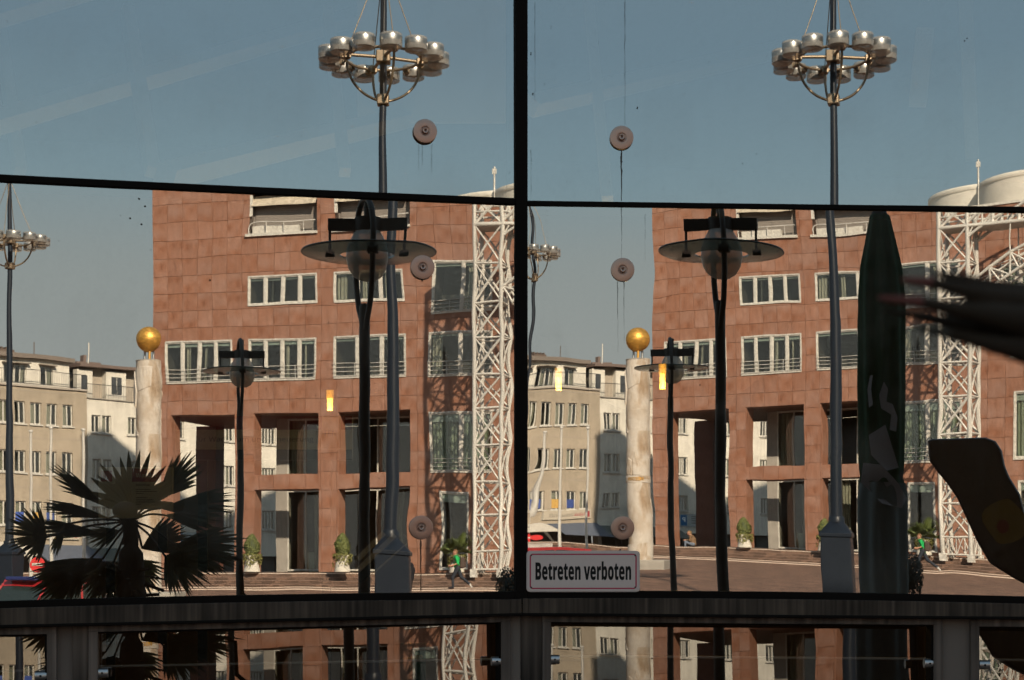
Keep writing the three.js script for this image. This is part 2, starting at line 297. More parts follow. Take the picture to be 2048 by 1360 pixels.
{ // flecks stuck to the glass
  const g = [], put = (right, x, y, w, h) => { const [s, t] = right ? onR(x, y) : onL(x, y), e = new THREE.SphereGeometry(1, 8, 6).scale(w * PX, h * PX, .0008).translate(s, t, .0008); if (right) e.applyMatrix4(RM); g.push(e); };
  for (const [x, y] of [[278, 397], [290, 412], [260, 436], [283, 448], [420, 560], [200, 1150]]) put(false, x, y, 1.9, 1.2);
  for (const [x, y] of [[1934, 77], [1062, 106], [1066, 187], [1275, 215], [1400, 770]]) put(true, x, y, 1.4, 1.5);
  for (let i = 0; i < 90; i++) { const x = rr(0, 2048); put(x > 1055, x < 1055 && x > 1030 ? 900 : x, rr(0, 1180), rr(.4, .8), rr(.4, .9)); }
  tag(obj('dirt_fleck', g, M.rust, hall), 'tiny dirt flecks stuck to the panes', undefined, undefined, 'stuff');
}
{ // dried rain marks and dust, in grains and runs, on the outside of the panes
  const dust = grain(1024, (u, v) => { const run = fbm(u, v, 70, 5), n = fbm(u, v, 7, 6), f = fbm(u, v, 200, 120), k = Math.max(0, run - .52) * .9 * n + Math.max(0, n - .46) * 1.6 + Math.max(0, f - .5) * .8; return [k, k, k]; }, false);
  const mk = (o) => new THREE.MeshStandardMaterial({ color: new THREE.Color().setRGB(.45, .40, .35), roughness: 1, transparent: true, opacity: .07, alphaMap: rep(dust, o, o * .9) });
  const film = (right, x0, x1, f0, f1, m) => { const g = metric(new THREE.ShapeGeometry(new THREE.Shape(flat(right, linePts(f0, f1, x0, x1, 8)).map(([x, y]) => new THREE.Vector2(x, y)))).translate(0, 0, .0005)); obj('dust_film', right ? g.applyMatrix4(RM) : g, m, hall); };
  film(false, -300, 1031, () => -300, (x) => jT(x) - 1, mk(1.5)); film(true, 1056, 2400, () => -300, (x) => jT(x) - 1, mk(1.3));
  film(false, -300, 1029, (x) => jB(x) + 1, (x) => sill(x) - 1, mk(1.7)); film(true, 1056, 2400, (x) => jB(x) + 1, (x) => sill(x) - 1, mk(1.1));
}
// the building behind: floor, ceiling, rear and side walls, and the storeys above that shade the near square
const plan = (y0, y1) => metric(new THREE.ExtrudeGeometry(new THREE.Shape([[-9, 14], [12, 14], [12, -1.75], [0, .12], [-9, .12]].map(([x, y]) => new THREE.Vector2(x, y))), { depth: y1 - y0, bevelEnabled: false }).rotateX(-Math.PI / 2).translate(0, y0, 0));
obj('floor', plan(-.49, .3), M.interior, hall);
obj('ceiling', plan(6.2, 6.49), M.interior, hall);
obj('rear_wall', bx(-9, 12, .3, 6.2, -14.3, -14), M.interior, hall);
obj('side_wall', bx(-9.3, -9, -.5, 6.5, -14.3, 0), M.interior, hall); obj('side_wall', bx(12, 12.3, -.5, 6.5, -14.3, 1.8), M.interior, hall);
obj('upper_storeys', [bx(-30, 45, 6.5, 19, -16, -.2), bx(-30, -9.3, -.5, 6.5, -16, -.2), bx(12.3, 45, -.5, 6.5, -16, -.2)], M.concrete, hall);
// facade beyond the frame: glass over the rest of the hall front
{
  const [l, lt] = onL(LX, TOPY), [r, rt] = onR(RX, TOPY);
  obj('front_wall', [bx(-9, l, -.5, 6.5, -.15, 0), bx(l, 0, onL(500, TOPY)[1], 6.5, -.15, .0)], M.frame, hall);
  obj('front_wall', [bx(r, 12.2, -.5, 6.5, -.15, 0), bx(0.005, r, onL(500, TOPY)[1], 6.5, -.15, 0)].map((g) => g.applyMatrix4(RM)), M.frame, hall);
  obj('plinth', [bx(-9, 0, -.5, .12, -.13, .03)], M.concrete, hall); obj('plinth', [bx(0, 12, -.5, .12, -.13, .03).applyMatrix4(RM)], M.concrete, hall);
}
// pale roof beams and posts indoors, faint behind the mirrored sky
const stickMat = S(.62, .58, .52);
const beam = (x0, y0, d0, x1, y1, d1, r) => bar('ceiling_beam', through(x0, y0, d0), through(x1, y1, d1), r, stickMat, hall, true);
beam(-300, 330, 8, 760, 20, 13, .05); beam(330, 352, 8, 1000, 190, 13, .05); beam(-200, 90, 9, 240, -40, 11, .05);
beam(255, 20, 10, 305, 345, 9, .035); beam(0, 60, 10, 40, 345, 9, .03); beam(655, 20, 10, 690, 345, 9, .03);
beam(1175, -30, 10, 1215, 400, 9, .03); beam(1060, 212, 9, 1620, 85, 12, .045); beam(1850, 60, 10, 1835, 210, 10, .05); beam(1930, -20, 11, 1945, 320, 11, .04);
obj('ceiling_panel', [bx(-.5, .5, -.6, .6, -.02, .02).translate(0, 0, 0).applyMatrix4(new THREE.Matrix4().makeRotationY(-A).setPosition(through(870, 60, 11)))], stickMat, hall);
// balustrade glass edge indoors, behind the doors
bar('handrail', through(190, 1333, 6.2), through(1010, 1318, 6.2), .0045, stickMat, hall);
bar('handrail', through(1100, 1312, 6.2), through(1870, 1318, 6.2), .0045, stickMat, hall); bar('handrail', through(1956, 1319, 6.2), through(2100, 1321, 6.2), .0045, stickMat, hall);
bar('handrail', through(-20, 1343, 6.2), through(96, 1340, 6.2), .0045, stickMat, hall);

// ---------------------------------------------------------------- notice sign on the glass
const canvasTex = (w, h, draw) => { const c = document.createElement('canvas'); c.width = w; c.height = h; draw(c.getContext('2d'), w, h); const t = new THREE.CanvasTexture(c); t.colorSpace = THREE.SRGBColorSpace; t.anisotropy = 8; return t; };
const rrPath = (x, a, b, w, h, r) => { x.beginPath(); x.moveTo(a + r, b); x.arcTo(a + w, b, a + w, b + h, r); x.arcTo(a + w, b + h, a, b + h, r); x.arcTo(a, b + h, a, b, r); x.arcTo(a, b, a + w, b, r); x.closePath(); };
{
  const [s0, t0] = onR(1053, 1183.5), [s1, t1] = onR(1278, 1102), w = s1 - s0, h = t1 - t0;
  const o = thing('notice_sign', 'white sign with thin red border reading Betreten verboten at the mullion foot', 'sign', [0, 0, 0], -B);
  o.position.set((s0 + w / 2) * cB, t0 + h / 2, (s0 + w / 2) * sB);
  const sh = new THREE.Shape(), r = .012, a = w / 2, b = h / 2;
  sh.moveTo(-a + r, -b); sh.lineTo(a - r, -b); sh.quadraticCurveTo(a, -b, a, -b + r); sh.lineTo(a, b - r); sh.quadraticCurveTo(a, b, a - r, b); sh.lineTo(-a + r, b); sh.quadraticCurveTo(-a, b, -a, b - r); sh.lineTo(-a, -b + r); sh.quadraticCurveTo(-a, -b, -a + r, -b);
  obj('plate', new THREE.ExtrudeGeometry(sh, { depth: .002, bevelEnabled: true, bevelSize: .0006, bevelThickness: .0006, bevelSegments: 2 }).translate(0, 0, .014), S(.52, .42, .38, { p: true, specularIntensity: .3, roughness: .5 }), o);
  const print = canvasTex(1380, 500, (x, W_, H_) => {
    x.fillStyle = '#c3aea4'; x.fillRect(0, 0, W_, H_);
    for (let i = 0; i < 240; i++) { x.fillStyle = `rgba(70,50,40,${.02 + .03 * rnd()})`; x.fillRect(rnd() * W_, rnd() * H_, 1 + rnd() * 2, 20 + rnd() * 90); }
    x.strokeStyle = '#a3384a'; x.lineWidth = 17; rrPath(x, 34, 34, W_ - 68, H_ - 68, 34); x.stroke();
    x.fillStyle = '#151210'; x.font = 'bold 196px sans-serif'; x.textAlign = 'center'; x.textBaseline = 'alphabetic';
    const m = x.measureText('Betreten verboten').width; x.save(); x.translate(W_ / 2, 352); x.scale(1205 / m, 1.5); x.lineWidth = 7; x.strokeStyle = '#151210'; x.lineJoin = 'round'; x.fillText('Betreten verboten', 0, 0); x.strokeText('Betreten verboten', 0, 0); x.restore();
  });
  const face = new THREE.PlaneGeometry(w * .985, h * .965).translate(0, 0, .0168 + .0012);
  obj('print', face, new THREE.MeshPhysicalMaterial({ map: print, roughness: .5, specularIntensity: .3 }), o);
  for (const i of [-1, 1]) for (const j of [-1, 1]) obj('screw', new THREE.SphereGeometry(.0026, 10, 8).scale(1, 1, .5).translate(i * (a - .0125), j * (b - .0125), .0182), M.rust, o);
}

// ---------------------------------------------------------------- indoors: wall lamps, boards
function wallLamp(px, py, d, h, label) {
  const p = through(px, py, d), o = thing('wall_lamp', label, 'lamp', [p.x, p.y, p.z], -A, 'glowing yellow lamps indoors');
  const r = .0155 * d / 7;
  obj('shade', lathe([[r, h * .08], [r * 1.02, h * .1], [r * 1.02, h * .5], [r, h * .52], [r * .9, h * .52], [r * .9, h * .1]], 20), S(.5, .3, .06, { metalness: .3, roughness: .5, emissive: new THREE.Color(.9, .42, .05), emissiveIntensity: .28 }), o);
  obj('tube', cyl(r * .8, r * .8, -h * .55, h * .09, 18), S(.9, .6, .15, { emissive: new THREE.Color(1, .62, .12), emissiveIntensity: .75 }), o);
  obj('bracket', bx(-r * .5, r * .5, h * .1, h * .3, -.12, -r), M.dark, o);
  const l = new THREE.PointLight(new THREE.Color(1, .62, .2), .5); l.position.set(0, -h * .5 - .05, .06); l.castShadow = true; l.shadow.radius = 2; o.add(l);
}
wallLamp(660, 800, 10.5, .118, 'small glowing yellow lamp left of the big black street lamp post');
wallLamp(1117, 758, 9, .11, 'glowing yellow lamp over the pale houses just right of the mullion');
wallLamp(1325, 752, 7, .095, 'largest glowing yellow lamp, in front of the globe by the golden ball column');
function board(name, label, cat, p00, p11, d, w, h, draw, mat) {
  const a = through(p00[0], p00[1], d), b = through(p11[0], p11[1], d), W_ = Math.hypot(b.x - a.x, b.z - a.z), H_ = a.y - b.y;
  const o = thing(name, label, cat, [(a.x + b.x) / 2, b.y, (a.z + b.z) / 2], -A);
  obj('panel', bx(-W_ / 2, W_ / 2, 0, H_, -.02, 0), S(.4, .36, .3), o);
  obj('print', new THREE.PlaneGeometry(W_ * .995, H_ * .995).translate(0, H_ / 2, .004), new THREE.MeshStandardMaterial({ map: canvasTex(w, h, draw), roughness: .8 }), o);
  const leg = [-W_ * .35, W_ * .35].map((x) => bx(x - .02, x + .02, -(b.y - .3), .001, -.04, -.02)); obj('stand', leg, M.dark, o);
  return o;
}
board('information_poster', 'cream information poster with a red heading behind the palm fronds', 'poster', [197, 934], [345, 1037], 7.5, 592, 412, (x, w, h) => {
  x.fillStyle = '#e6d6b0'; x.fillRect(0, 0, w, h); x.fillStyle = '#b01c22'; x.fillRect(270, 12, 262, 106); x.fillRect(20, 30, 90, 86);
  x.fillStyle = '#d9c9b8'; x.font = 'bold 46px sans-serif'; x.fillText('Wandel', 300, 82);
  x.fillStyle = '#463c34'; x.font = 'bold 20px sans-serif'; x.fillText('Ausstellung', 300, 150);
  for (let i = 0; i < 8; i++) { x.fillRect(300, 176 + i * 17, [120, 170, 60, 0, 90, 140, 150, 40][i], 5); }
});
board('exhibition_banner', 'long beige exhibition board with lettering faint behind the arcade', 'banner', [350, 832], [705, 920], 7.2, 1420, 352, (x, w, h) => {
  x.fillStyle = '#8a211c'; x.fillRect(0, 0, w, 110); x.fillStyle = '#d3ba8c'; x.fillRect(0, 110, w, 160); x.fillStyle = '#463a2c'; x.fillRect(0, 270, w, 90);
  x.fillStyle = '#2f261d'; x.font = '52px sans-serif'; x.save(); x.translate(160, 205); x.scale(1.32, 1); x.fillText('für Wachstum und Erneuerung', 0, 0); x.restore();
  x.fillStyle = '#a8862e'; x.fillRect(1180, 0, 150, 260); x.fillStyle = '#6b4a22'; x.font = 'bold 60px sans-serif'; x.fillText('TEN', 1188, 160);
});
board('teal_poster', 'narrow teal poster standing inside behind the lower glass', 'poster', [800, 1286], [852, 1420], 7.5, 208, 536, (x, w, h) => {
  x.fillStyle = '#17484c'; x.fillRect(0, 0, w, h); x.fillStyle = '#b9a66a'; x.font = 'bold 56px sans-serif'; x.save(); x.translate(20, 150); x.rotate(-.18); x.fillText('neuen', 0, 0); x.restore();
});
{ // slanted slats of an indoor stair
  const o = thing('stair_balustrade', 'slanted grey slats of an indoor stair showing in the dark lamp base', 'stair', through(760, 1190, 8).toArray(), -A);
  const L = (x, y) => { const v = through(x, y, 8).sub(o.position); return o.worldToLocal(v.add(o.position)); };
  o.updateMatrixWorld();
  for (const [x0, y0, x1, y1] of [[716, 1118, 768, 1066], [716, 1140, 790, 1070], [738, 1150, 806, 1088]]) bar('slat', L(x0, y0), L(x1, y1), .012, S(.5, .47, .42), o, true);
  bar('stringer', L(716, 1160), L(812, 1075), .02, M.dark, o, true);
}
// ================================================================ the square, as the panes mirror it
// ---------------------------------------------------------------- red stone building
const PSI = 15.6 * Math.PI / 180, cP = Math.cos(PSI), sP = Math.sin(PSI), LAT0 = (305 - 1024) / F * 86;
const U = (px) => { const k = (px - 1024) / F; return (86 * k - LAT0) / (cP + k * sP); };
const UZ = (px, z) => { const k = (px - 1024) / F; return (k * (86 + z * cP) - LAT0 - z * sP) / (cP + k * sP); };   // the same on a plane z behind the wall
const VV = (px, py) => EYE + (HOR - py) / F * (86 - U(px) * sP);              // height of a wall point
const vD = (py) => VV(920, py);
const vAt = (py) => EYE + (HOR - py) * .02474;                               // rows, measured at pixel column 560
const [RBX, RBZ] = W(LAT0, 86), BASE = 1.42, ROOF = 20.85, ULEN = 34;
const red = thing('red_stone_building', 'large red stone building with white framed windows and an open ground arcade', 'building', [RBX, 0, RBZ], A + PSI);
red.updateMatrixWorld();
const toRed = (p) => red.worldToLocal(p.clone());
{
  const T = vAt(826), M1 = vAt(950), M0 = vAt(978), soff = T;
  const holes = [], P = [343, 470, 507, 637, 676, 820].map(U);
  const bays = [[P[0], P[1], BASE, T], [P[2], P[3], M1, T], [P[2], P[3], BASE, M0], [P[4], P[5], M1, T], [P[4], P[5], BASE, M0]];
  const r3 = [vAt(761), vAt(677)], r2 = [vAt(610), vAt(549)], lg = [vAt(467), vAt(386)];
  const wins = [[332, 465, ...r3, 4, 1, 1], [498, 632, ...r3, 4, 1, 1], [667, 812, ...r3, 3, 1, 1], [498, 634, ...r2, 4, 0, 0], [667, 812, ...r2, 3, 0, 1],
    [860, 985, vD(625), vD(520) , 2, 1, 1], [856, 985, vD(752), vD(663), 2, 1, 1], [858, 985, vD(946), vD(822), 2, 1, 2], [875, 935, BASE + .15, vD(985), 1, 0, 0],
    [1076, 1190, vD(745), vD(662), 3, 1, 1], [1082, 1200, vD(946), vD(815), 2, 0, 2], [1060, 1200, vD(628), vD(540), 4, 0, 2], [1090, 1200, BASE + .15, vD(985), 2, 0, 0]];
  const loggia = [[500, 635], [670, 820]];
  for (const b of bays) holes.push(b);
  for (const w of wins) holes.push([U(w[0]), U(w[1]), w[2], w[3]]);
  for (const [a, b] of loggia) holes.push([U(a), U(b), lg[0], lg[1]]);
  const R2 = ROOF - .95, uR = U(690); let wall = [[0, uR, BASE - 1.2, ROOF], [uR, ULEN, BASE - 1.2, R2]];
  for (const h of holes) wall = subtract(wall, h);
  obj('wall', wall.map(([a, b, c, d]) => bx(a, b, c, d, .05, .62)), M.darkRed, red);
  // stone panels, one by one
  const cols = [], rows = []; for (let u = 0; u < ULEN; u += .83) cols.push(u);
  const rowPx = []; for (let y = ROOF; y > BASE - .2; y -= .905) rows.push(y);
  const tint = []; for (let i = 0; i < 9; i++) { const k = rr(.93, 1.05), w = rr(-.1, .1); tint.push(S(.345 * k, .176 * k * (1 - w * .5), .115 * k * (1 - w), { roughness: rr(.55, .8), map: rep(stoneTex, 2.2) })); }
  const pieces = [];
  for (let i = 0; i < cols.length; i++) for (let j = 0; j < rows.length; j++) {
    let r = [[cols[i] + .007, Math.min(ULEN, cols[i] + .83) - .007, Math.max(BASE, rows[j] - .905) + .008, rows[j] - .008]]; r = subtract(r, [uR - .001, ULEN + 1, R2 - .001, ROOF + 1]);
    for (const h of holes) r = subtract(r, [h[0] - .001, h[1] + .001, h[2] - .001, h[3] + .001]);
    const m = rnd() < .12 ? 8 : Math.floor(rnd() * 8), z = rr(-.008, .006);
    for (const [a, b, c, d] of r) if (b - a > .03 && d - c > .03) pieces.push([a, b, c, d, m, z]);
  }
  pieces.sort((a, b) => (a[0] > 23) - (b[0] > 23) || (b[1] - b[0]) * (b[3] - b[2]) - (a[1] - a[0]) * (a[3] - a[2]));
  const over = [];
  pieces.forEach(([a, b, c, d, m, z], i) => { const g = bx(a, b, c, d, z, .049), o = rr(0, 5), q = g.attributes.uv; for (let k = 0; k < q.count; k++) q.setXY(k, q.getX(k) + o, q.getY(k) + o * 1.7); if (i < 300) obj('stone_panel', g, tint[m], red); else over.push([g, m]); });
  { const g = mergeGeometries(over.map(([g, m]) => { const q = plain(g), c = tint[m].color, a = new Float32Array(q.attributes.position.count * 3); for (let i = 0; i < a.length; i += 3) { a[i] = c.r; a[i + 1] = c.g; a[i + 2] = c.b; } q.setAttribute('color', new THREE.BufferAttribute(a, 3)); return q; }));
    tag(obj('stone_panel', g, S(1, 1, 1, { vertexColors: true, map: rep(stoneTex, 2.2) }), red), null, null, null, 'stuff'); }
  // jambs, lintels and reveals of the arcade in the same stone
  const st = tint[2], rev = [];
  for (const [a, b, c, d] of bays) { rev.push(bx(a, a + .03, c, d, .05, .9), bx(b - .03, b, c, d, .05, .9), bx(a + .03, b - .03, d - .03, d, .05, .9)); if (c > BASE + .1) rev.push(bx(a + .03, b - .03, c, c + .03, .05, .9)); }
  obj('arcade_reveal', rev, st, red);
  // rear pillars, arcade ceiling and floor, set-back glazed rooms
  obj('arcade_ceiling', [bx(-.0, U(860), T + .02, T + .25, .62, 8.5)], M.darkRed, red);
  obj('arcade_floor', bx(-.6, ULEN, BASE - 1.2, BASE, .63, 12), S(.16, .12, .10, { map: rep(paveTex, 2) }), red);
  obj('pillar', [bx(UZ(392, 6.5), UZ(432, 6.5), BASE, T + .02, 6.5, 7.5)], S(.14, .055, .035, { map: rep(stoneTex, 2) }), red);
    // rooms above (closed body of the building)
  obj('body', [bx(0, 10, T + .26, ROOF, 1.8, 2.3), bx(10, uR, T + .26, ROOF, 1.8, 12), bx(uR, ULEN, T + .26, R2, 1.8, 12), bx(U(860) - .4, ULEN, BASE, T + .26, 1.8, 12)], M.room, red);  // left part kept shallow to shape the shadow it casts on the house
  obj('side_wall', [bx(-.02, .05, T, ROOF, .05, 2.3)], tint[3], red);
  obj('side_wall', [bx(ULEN - .05, ULEN, BASE, R2, .62, 12)], tint[3], red);
  obj('roof', [bx(-.05, 10, ROOF, ROOF + .12, -.06, 2.3), bx(10, uR, ROOF, ROOF + .12, -.06, 12), bx(uR, ULEN, R2, R2 + .12, -.06, 12)], M.white, red);
  // set-back corner room with curtains behind the second and third bays
  const gz = 3.2, gu = UZ(553, gz), ge = U(860);
  obj('corner_post', bx(gu, gu + .62, BASE, T, gz - .05, gz + .6), M.concrete, red);
  obj('room_wall', [bx(gu, gu + .1, BASE, T, gz + .6, 8.5), bx(gu, ge, BASE, T, 8.5, 8.7)], M.room, red);
  const bars = [];
  for (const [y0, y1] of [[BASE + .05, M0 + .1], [M1 - .15, T]]) {
    for (let u = gu + .62; u < ge; u += .98) bars.push(bx(u, u + .07, y0, y1, gz - .04, gz + .04));
    bars.push(bx(gu + .62, ge, y0, y0 + .09, gz - .035, gz + .035), bx(gu + .62, ge, y1 - .1, y1, gz - .035, gz + .035));
  }
  obj('curtain_wall', bars, M.white, red);
  obj('floor_slab', bx(gu, ge, M0 + .1, M1 - .15, gz - .1, 8.5), M.concrete, red);
  for (let u = gu + .69; u < ge - .5; u += .98) for (const [y0, y1] of [[BASE + .14, M0], [M1 - .06, T - .1]]) obj('pane', bx(u + .001, u + .909, y0, y1, gz - .006, gz + .006), M.pane, red);
  const cur = (u0, u1, y0, y1, z) => { const g = new THREE.PlaneGeometry(u1 - u0, y1 - y0, 60, 1).translate((u0 + u1) / 2, (y0 + y1) / 2, z), p = g.attributes.position; for (let i = 0; i < p.count; i++) p.setZ(i, z + .035 * Math.sin(p.getX(i) * 34) + .02 * Math.sin(p.getX(i) * 13)); g.computeVertexNormals(); return metric(g); };
  for (const [a, b] of [[.7, 1.5], [1.95, 2.6], [4.4, 5.0], [6.2, 6.9], [8.0, 8.5]]) for (const [y0, y1] of [[BASE + .1, M0], [M1 - .05, T - .1]]) if (rnd() < .75) obj('curtain', cur(gu + a, gu + b, y0, y1, gz + .35), M.curtain, red);
  obj('counter', bx(gu + 1.6, gu + 2.8, BASE, BASE + 1.05, gz + .5, gz + .9), S(.42, .5, .44), red);
  // windows
  for (const [a, b, y0, y1, n, rail, cu] of wins) {
    const u0 = U(a), u1 = U(b), o = new THREE.Group(); o.name = 'window'; o.position.set(u0, y0, 0); red.add(o);
    const w = u1 - u0, h = y1 - y0, fr = [], t = .075;
    fr.push(bx(0, t, 0, h, -.03, .10), bx(w - t, w, 0, h, -.03, .10), bx(t, w - t, h - t, h, -.03, .10), bx(t, w - t, 0, t * 1.3, -.05, .10));
    const c = [0]; for (let i = 1; i < n; i++) { const x = w * i / n; c.push(x); fr.push(bx(x - .065, x + .065, t * 1.3, h - t, -.02, .085)); } c.push(w);
    for (let i = 0; i < n; i++) { const x0 = c[i] + (i ? .065 : t), x1 = c[i + 1] - (i < n - 1 ? .065 : t); fr.push(bx(x0, x0 + .045, t * 1.3, h - t, .01, .06), bx(x1 - .045, x1, t * 1.3, h - t, .01, .06), bx(x0 + .045, x1 - .045, t * 1.3, t * 1.3 + .05, .01, .06), bx(x0 + .045, x1 - .045, h - t - .05, h - t, .01, .06)); }
    obj('frame', fr, M.white, o);
    obj('pane', bx(t, w - t, t * 1.3, h - t, .03, .036), M.pane, o);
    obj('room', [bx(.02, w - .02, .02, h - .02, 1.5, 1.55), bx(.01, .03, .02, h - .02, .101, 1.5), bx(w - .03, w - .01, .02, h - .02, .101, 1.5), bx(.03, w - .03, h - .03, h - .01, .101, 1.5), bx(.03, w - .03, 0, .02, .101, 1.5)], M.room, o);
    obj('blind', bx(t + .02, w - t - .02, h - t - h * rr(.06, .13), h - t - .01, .11, .13), S(.33, .4, .38), o);
    for (let i = 0; i < n; i++) { const wd = (c[i + 1] - c[i]) * (cu === 2 ? .8 : rr(.2, .45)); if (cu === 2 || rnd() < (cu ? .5 : .22)) obj('curtain', cur(c[i] + .08 + (cu === 2 ? 0 : rnd() * .2), c[i] + .08 + wd, .1, h - .12, .22), cu === 2 ? S(.34, .42, .32, { map: rep(fineTex, .3, 3) }) : M.curtain, o); }
    if (rail) obj('railing', [0, 1, 2, 3].map((i) => barGeo(V3(-.02, .12 + i * .2, -.09), V3(w + .02, .12 + i * .2, -.09), .017)).concat([.3, .7].map((k) => barGeo(V3(w * k, 0.0, -.09), V3(w * k, .74, -.09), .014))), M.whiteSteel, o);
  }
  // recessed balconies with cream awnings and white rails
  for (const [a, b] of loggia) {
    const u0 = U(a), u1 = U(b), o = new THREE.Group(); o.name = 'balcony'; o.position.set(u0, lg[0], 0); red.add(o); const w = u1 - u0, h = lg[1] - lg[0];
    obj('recess', [bx(0, w, 0, h, .50, .55), bx(-.03, 0, 0, h, .05, .5), bx(w, w + .03, 0, h, .05, .5), bx(0, w, h, h + .03, .05, .5), bx(0, w, -.03, 0, .05, .5)], M.blind, o);
    obj('slat', Array.from({ length: 16 }, (_, i) => bx(w * .04, w * .96, .1 + i * .1, .192 + i * .1, .44, .47)), M.blind, o);
    const aw = new THREE.PlaneGeometry(w - .1, .62, 20, 6).translate(w / 2, h - .31, 0), p = aw.attributes.position;
    for (let i = 0; i < p.count; i++) { const t = (h - p.getY(i)) / .62; p.setZ(i, .34 - .42 * t + .02 * Math.sin(p.getX(i) * 3)); } aw.computeVertexNormals();
    obj('awning', [metric(aw), bx(.04, w - .04, h - .10, h - .02, .3, .4)], M.awning, o);
    obj('frame', [bx(-.02, .12, .9, h, -.01, .1)], M.white, o);
    obj('sill', [bx(-.14, w + .02, -.10, .04, -.12, .3)], M.white, o);
    obj('rail', [tube([V3(.03, .04, -.05), V3(.03, .38, -.05), V3(.14, .52, -.05), V3(w * .4, .55, -.05), V3(w - .06, .6, -.05)], .03, 40, 6), ...[.25, .5, .8].map((k) => barGeo(V3(w * k, .04, -.05), V3(w * k, .55, -.05), .022))], M.whiteSteel, o);
    obj('planter_box', bx(.15, w * .72, .04, .42, .1, .3), M.white, o);
  }
  // roof drums and aerial
  for (const [px, z, r, py] of [[1132, 3.6, 3.1, 331], [1034, 6.6, 3.3, 352]]) { const u = UZ(px, z), y = EYE + (HOR - py) / F * (86 - u * sP + z * cP); obj('roof_drum', [lathe([[r * .985, R2 + .12], [r, R2 + .14], [r, y - .22], [r * 1.02, y - .2], [r * 1.02, y], [r * .99, y + .03], [.001, y + .06]], 64).translate(u, 0, z)], M.plaster, red); }
  { const u = U(1003), y0 = VV(1003, 320), y1 = VV(1003, 268); obj('aerial', [barGeo(V3(u, y0, .6), V3(u, y1, .6), .05), bx(u - .1, u + .1, y1 - .35, y1 - .1, .55, .65), barGeo(V3(u, R2, .6), V3(u, y0, .6), .03)], M.whiteSteel, red); }
}
